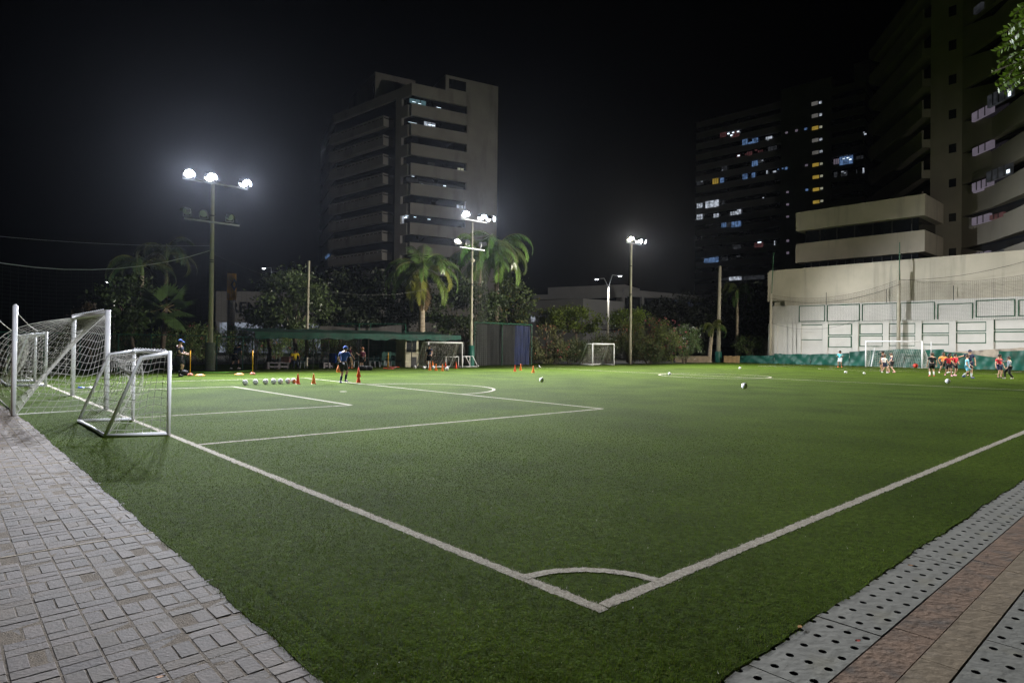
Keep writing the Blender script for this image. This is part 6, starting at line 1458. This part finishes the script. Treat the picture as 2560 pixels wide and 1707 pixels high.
    def hpt(a, z, r_): return hd(math.sin(a)*r_, math.cos(a)*r_, z)
    n = 16; zs = [(-.030 if not long_hair else -.075, 1.03), (-.01, 1.10), (.015, 1.10), (.035, .98), (.052, .70), (.064, .35), (.068, .05)]; vs = []; 
    for z, k in zs:
        for q in range(n):
            a = 2*math.pi*q/n; fr_ = max(0, math.cos(a)); zz_ = z+(.038*fr_**1.5 if z < .03 else 0); vs.append(hpt(a, min(zz_+.004, .07), .0515*k*(1-.06*fr_)))
    hr.add(vs, [(i*n+q, i*n+(q+1) % n, (i+1)*n+(q+1) % n, (i+1)*n+q) for i in range(len(zs)-1) for q in range(n)]+[tuple((len(zs)-1)*n+q for q in range(n))]); hr.build('hair', hair, t, True)
    if cap:
        cb = MB(); vs = []
        for z, k in ((.014, 1.17), (.03, 1.16), (.05, .98), (.068, .6), (.078, .1)):
            for q in range(n): a = 2*math.pi*q/n; vs.append(hpt(a, z, .0515*k))
        cb.add(vs, [(i*n+q, i*n+(q+1) % n, (i+1)*n+(q+1) % n, (i+1)*n+q) for i in range(4) for q in range(n)]+[tuple(4*n+q for q in range(n))]); c_ = cb.build('cap', FAB[cap], t, True)
        br = MB(); vs = []
        for q in range(9): a = -.95+1.9*q/8; vs += [hpt(a, .016, .056), hd(math.sin(a)*.060, .05+.065*math.cos(a)**.7, .006)]
        vs += [v-Vector((0, 0, .006*H)) for v in vs]
        br.add(vs, [(2*q, 2*q+1, 2*q+3, 2*q+2) for q in range(8)]+[(18+2*q+2, 18+2*q+3, 18+2*q+1, 18+2*q) for q in range(8)]+[(2*q+1, 18+2*q+1, 18+2*q+3, 2*q+3) for q in range(8)]); br.build('brim', FAB[cap], c_)
    return t, W_, J, A_, g_
hgt = lambda px, py, hp: hp*G(px, py, ZT).y/FPX
# standing coach at the left, facing right, forearms folded in front
person('person standing with folded forearms by the yellow pole, navy shirt and blue cap', 447, 940.5, hgt(447, 940.5, 94), 88, 'navy', 'black', 'black', 'black', SK1, HB, 'blue', .02, ((-.065, -.02, 0), (.065, .05, 0)), (((-.02, .04, -.16), (.05, .13, -.01)), ((.02, .05, -.16), (-.04, .13, -.03))))
person('person in dark clothes bending forward on the turf behind the fence', 586, 922.5, 1.72, 20, 'navy', 'black', 'black', 'white', SK1, HB, None, .55, ((-.11, -.06, 0), (.11, .08, 0)), (((-.05, .03, -.16), (-.02, .05, -.14)), ((.04, .06, -.15), (.0, .05, -.14))), loc=ST(at_t(586, 38.6), 38.6, .01))
p_ = ST(at_t(737, 37.75), 37.75)
person('person sitting on a chair under the canopy, yellow and blue bib', 742, 923, 1.7, 150, 'yellow', 'jeans', None, 'black', SK2, HB, 'black', .12, ((-.08, .27, 0), (.09, .25, 0)), (((-.06, .06, -.14), (.03, .14, -.03)), ((.05, .08, -.14), (-.03, .13, .02))), trousers=True, seat=.30, loc=p_)
t, W_, J, A_, g_ = person('person in blue shirt and cap walking away on the penalty line, carrying orange bibs', 855, 957.5, hgt(855, 957.5, 97), 12, 'blue', 'black', 'navy', 'purple', SK1, HB, 'royal', .30, ((-.035, -.02, 0), (.04, .10, .03)), (((-.075, .02, -.15), (.01, .10, -.10)), ((.06, .06, -.15), (-.02, .09, -.12))))
q = W_(A_[0][2]); bb = MB(); vs = []
for i in range(9):
    a = 2*math.pi*i/8
    for j in range(5): v = j/4; r_ = (.05+.10*v+.02*math.sin(3*a)*v); vs.append(q+Vector((r_*math.cos(a)*.8-.06*v, r_*math.sin(a)*.6, .06-.42*v+.05*math.sin(2*a)*v)))
bb.add(vs, [(i*5+j, (i+1)*5+j, (i+1)*5+j+1, i*5+j+1) for i in range(8) for j in range(4)]+[tuple(5*i+4 for i in range(8)), tuple(5*i for i in range(8))[::-1]]); tag(bb.build('training_bibs', FAB['orange'], smooth=True, loc=q), 'bunch of bright orange bibs hanging from the hand of the walking coach', 'bib')
person('child in a dark purple shirt with a white sleeve, half hidden behind the walking coach', 873, 921, 1.62, 60, 'maroon', 'navy', None, 'orange', SK1, HB, None, .05, ((-.06, -.06, 0), (.06, .08, .0)), (((-.05, .02, -.15), (-.0, .08, -.13)), ((.05, .03, -.16), (.02, .10, -.13))), True, loc=ST(at_t(873, 36.7), 36.7, .01))
person('red haired child in a maroon shirt and white socks standing at the black bags', 906, 924.5, hgt(906, 924.5, 58), 300, 'maroon', 'black', 'white', 'black', SK3, HR, None, .0, ((-.07, 0, 0), (.07, .0, 0)), (((-.04, .08, -.13), (.0, .10, .08)), ((.045, -.01, -.165), (.01, .03, -.15))), True)
person('person in dark clothes and cap standing in front of the centre goal, arm held out', 1074, 921, hgt(1074, 921, 60), 215, 'navy', 'black', 'black', 'black', SK1, HB, 'black', .08, ((-.08, .0, 0), (.08, .03, 0)), (((-.10, .06, -.13), (-.07, .10, -.10)), ((.05, .0, -.165), (.02, .02, -.15))))
# children near the far goal
person('lone child in teal shirt, white shorts and orange shoes by the smooth tarpaulin', 2101, 914, 1.62, 225, 'teal', 'white', None, 'orange', SK2, HB, None, .03, ((-.08, .0, 0), (.09, .06, 0)), (((-.06, .05, -.14), (.05, .12, .02)), ((.06, .05, -.14), (-.05, .12, .02))), True, loc=ST(60.5, at_s(2101, 60.5), .01))
def kid(lb, x, y, hp, *a, **k): return person(lb, x, y, hgt(x, y, hp), *a, kid=True, **k)
kid('child with black hair and dark shirt, hidden behind the white shirted child', 2207, 928, 53, 330, 'black', 'black', None, 'black', SK2, HB)
kid('small child in a white shirt and dark shorts walking in front of the far goal', 2210, 932, 49, 160, 'white', 'navy', None, 'white', SK1, HN, feet=((-.06, .10, 0), (.07, -.08, .02)), arms=(((-.09, .02, -.14), (-.05, .06, -.12)), ((.07, .0, -.15), (.02, .05, -.13))), long_hair=True)
kid('child in navy shirt and shorts with pink shoes beside the white shirted child', 2230, 931, 52, 285, 'navy', 'black', None, 'pink', SK3, HN, feet=((-.09, -.09, 0), (.07, .10, 0)), arms=(((-.05, .07, -.14), (.0, .10, -.10)), ((.04, -.03, -.16), (.0, .03, -.15))), lean=.08)
kid('child in black with white socks and red shoes standing still, seen from behind', 2330, 940.5, 61, 20, 'black', 'black', 'white', 'red', SK1, HN)
kid('child in an orange shirt standing with spread legs', 2356, 932, 54, 190, 'orange', 'black', None, 'white', SK2, HN, feet=((-.17, -.02, 0), (.16, .04, 0)), arms=(((-.10, -.02, -.14), (.04, .06, -.12)), ((.10, .0, -.14), (-.03, .06, -.12))), lean=.2)
kid('child in a bright yellow shirt mostly hidden between the orange and red shirts', 2374, 931, 51, 170, 'yellow', 'black', None, 'white', SK2, HB)
kid('child with thick black hair running in a red shirt, right of the orange shirt', 2371, 940, 60, 200, 'red', 'black', None, 'pink', SK2, HB, long_hair=True, feet=((-.07, .14, 0), (.09, -.12, .03)), lean=.12, arms=(((-.06, .06, -.14), (.02, .12, -.06)), ((.06, -.06, -.14), (.02, -.04, -.15))))
kid('child in a red shirt facing the camera, left of the sky blue shirt', 2387, 939, 58, 165, 'red', 'black', None, 'pink', SK1, HB, feet=((-.06, -.08, 0), (.10, .08, 0)), arms=(((-.06, .03, -.15), (.06, .09, -.07)), ((.06, .02, -.15), (-.03, .09, -.10))))
person('person in navy with a cap, arm stretched out to the left over the children', 2424, 940.5, hgt(2424, 940.5, 68), 200, 'navy', 'navy', 'black', 'black', SK1, HB, 'navy', .05, ((-.06, -.06, 0), (.07, .05, 0)), (((-.05, .02, -.16), (.0, .05, -.15)), ((.15, .04, -.05), (.14, .04, -.03))))
kid('child in sky blue shirt and shorts with white socks, mid stride', 2419, 944.5, 62, 130, 'sky', 'sky', 'white', 'blue', SK1, HN, feet=((-.03, -.17, .03), (.05, .13, 0)), arms=(((-.06, .05, -.15), (.0, .10, -.10)), ((.06, .0, -.15), (.02, .08, -.12))), turn=-.5)
kid('child in a red shirt and navy shorts at the right, arms hanging', 2498, 944.5, 61, 170, 'red', 'navy', None, 'black', SK1, HB, arms=(((-.07, -.01, -.15), (-.05, .03, -.15)), ((.07, .0, -.155), (.02, .04, -.15))))
kid('child in a grey hooded top and black trousers at the right border, arm raised', 2523, 947, 60, 285, 'grey', 'black', None, 'white', SK1, HB, trousers=True, sleeve=1.5, feet=((-.07, -.11, 0), (.07, .11, 0)), arms=(((-.05, .06, -.13), (.0, .07, -.12)), ((.06, .13, -.02), (.0, .13, .06))))
bake_skins()

# ------------------------------------------------------------------ HAZE
def haze_box():
    b = MB(); b.box((0, 120, 39), 700, 620, 82); m = bpy.data.materials.new('night_haze'); m.use_nodes = True; nt = m.node_tree; nt.nodes.clear()
    o_ = nt.nodes.new('ShaderNodeOutputMaterial'); v = nt.nodes.new('ShaderNodeVolumePrincipled'); v.inputs['Color'].default_value = (.78, .84, 1., 1); v.inputs['Density'].default_value = HAZE; v.inputs['Anisotropy'].default_value = .82
    nt.links.new(v.outputs[0], o_.inputs['Volume']); o = b.build('haze', m); o['kind'] = 'stuff'
haze_box()
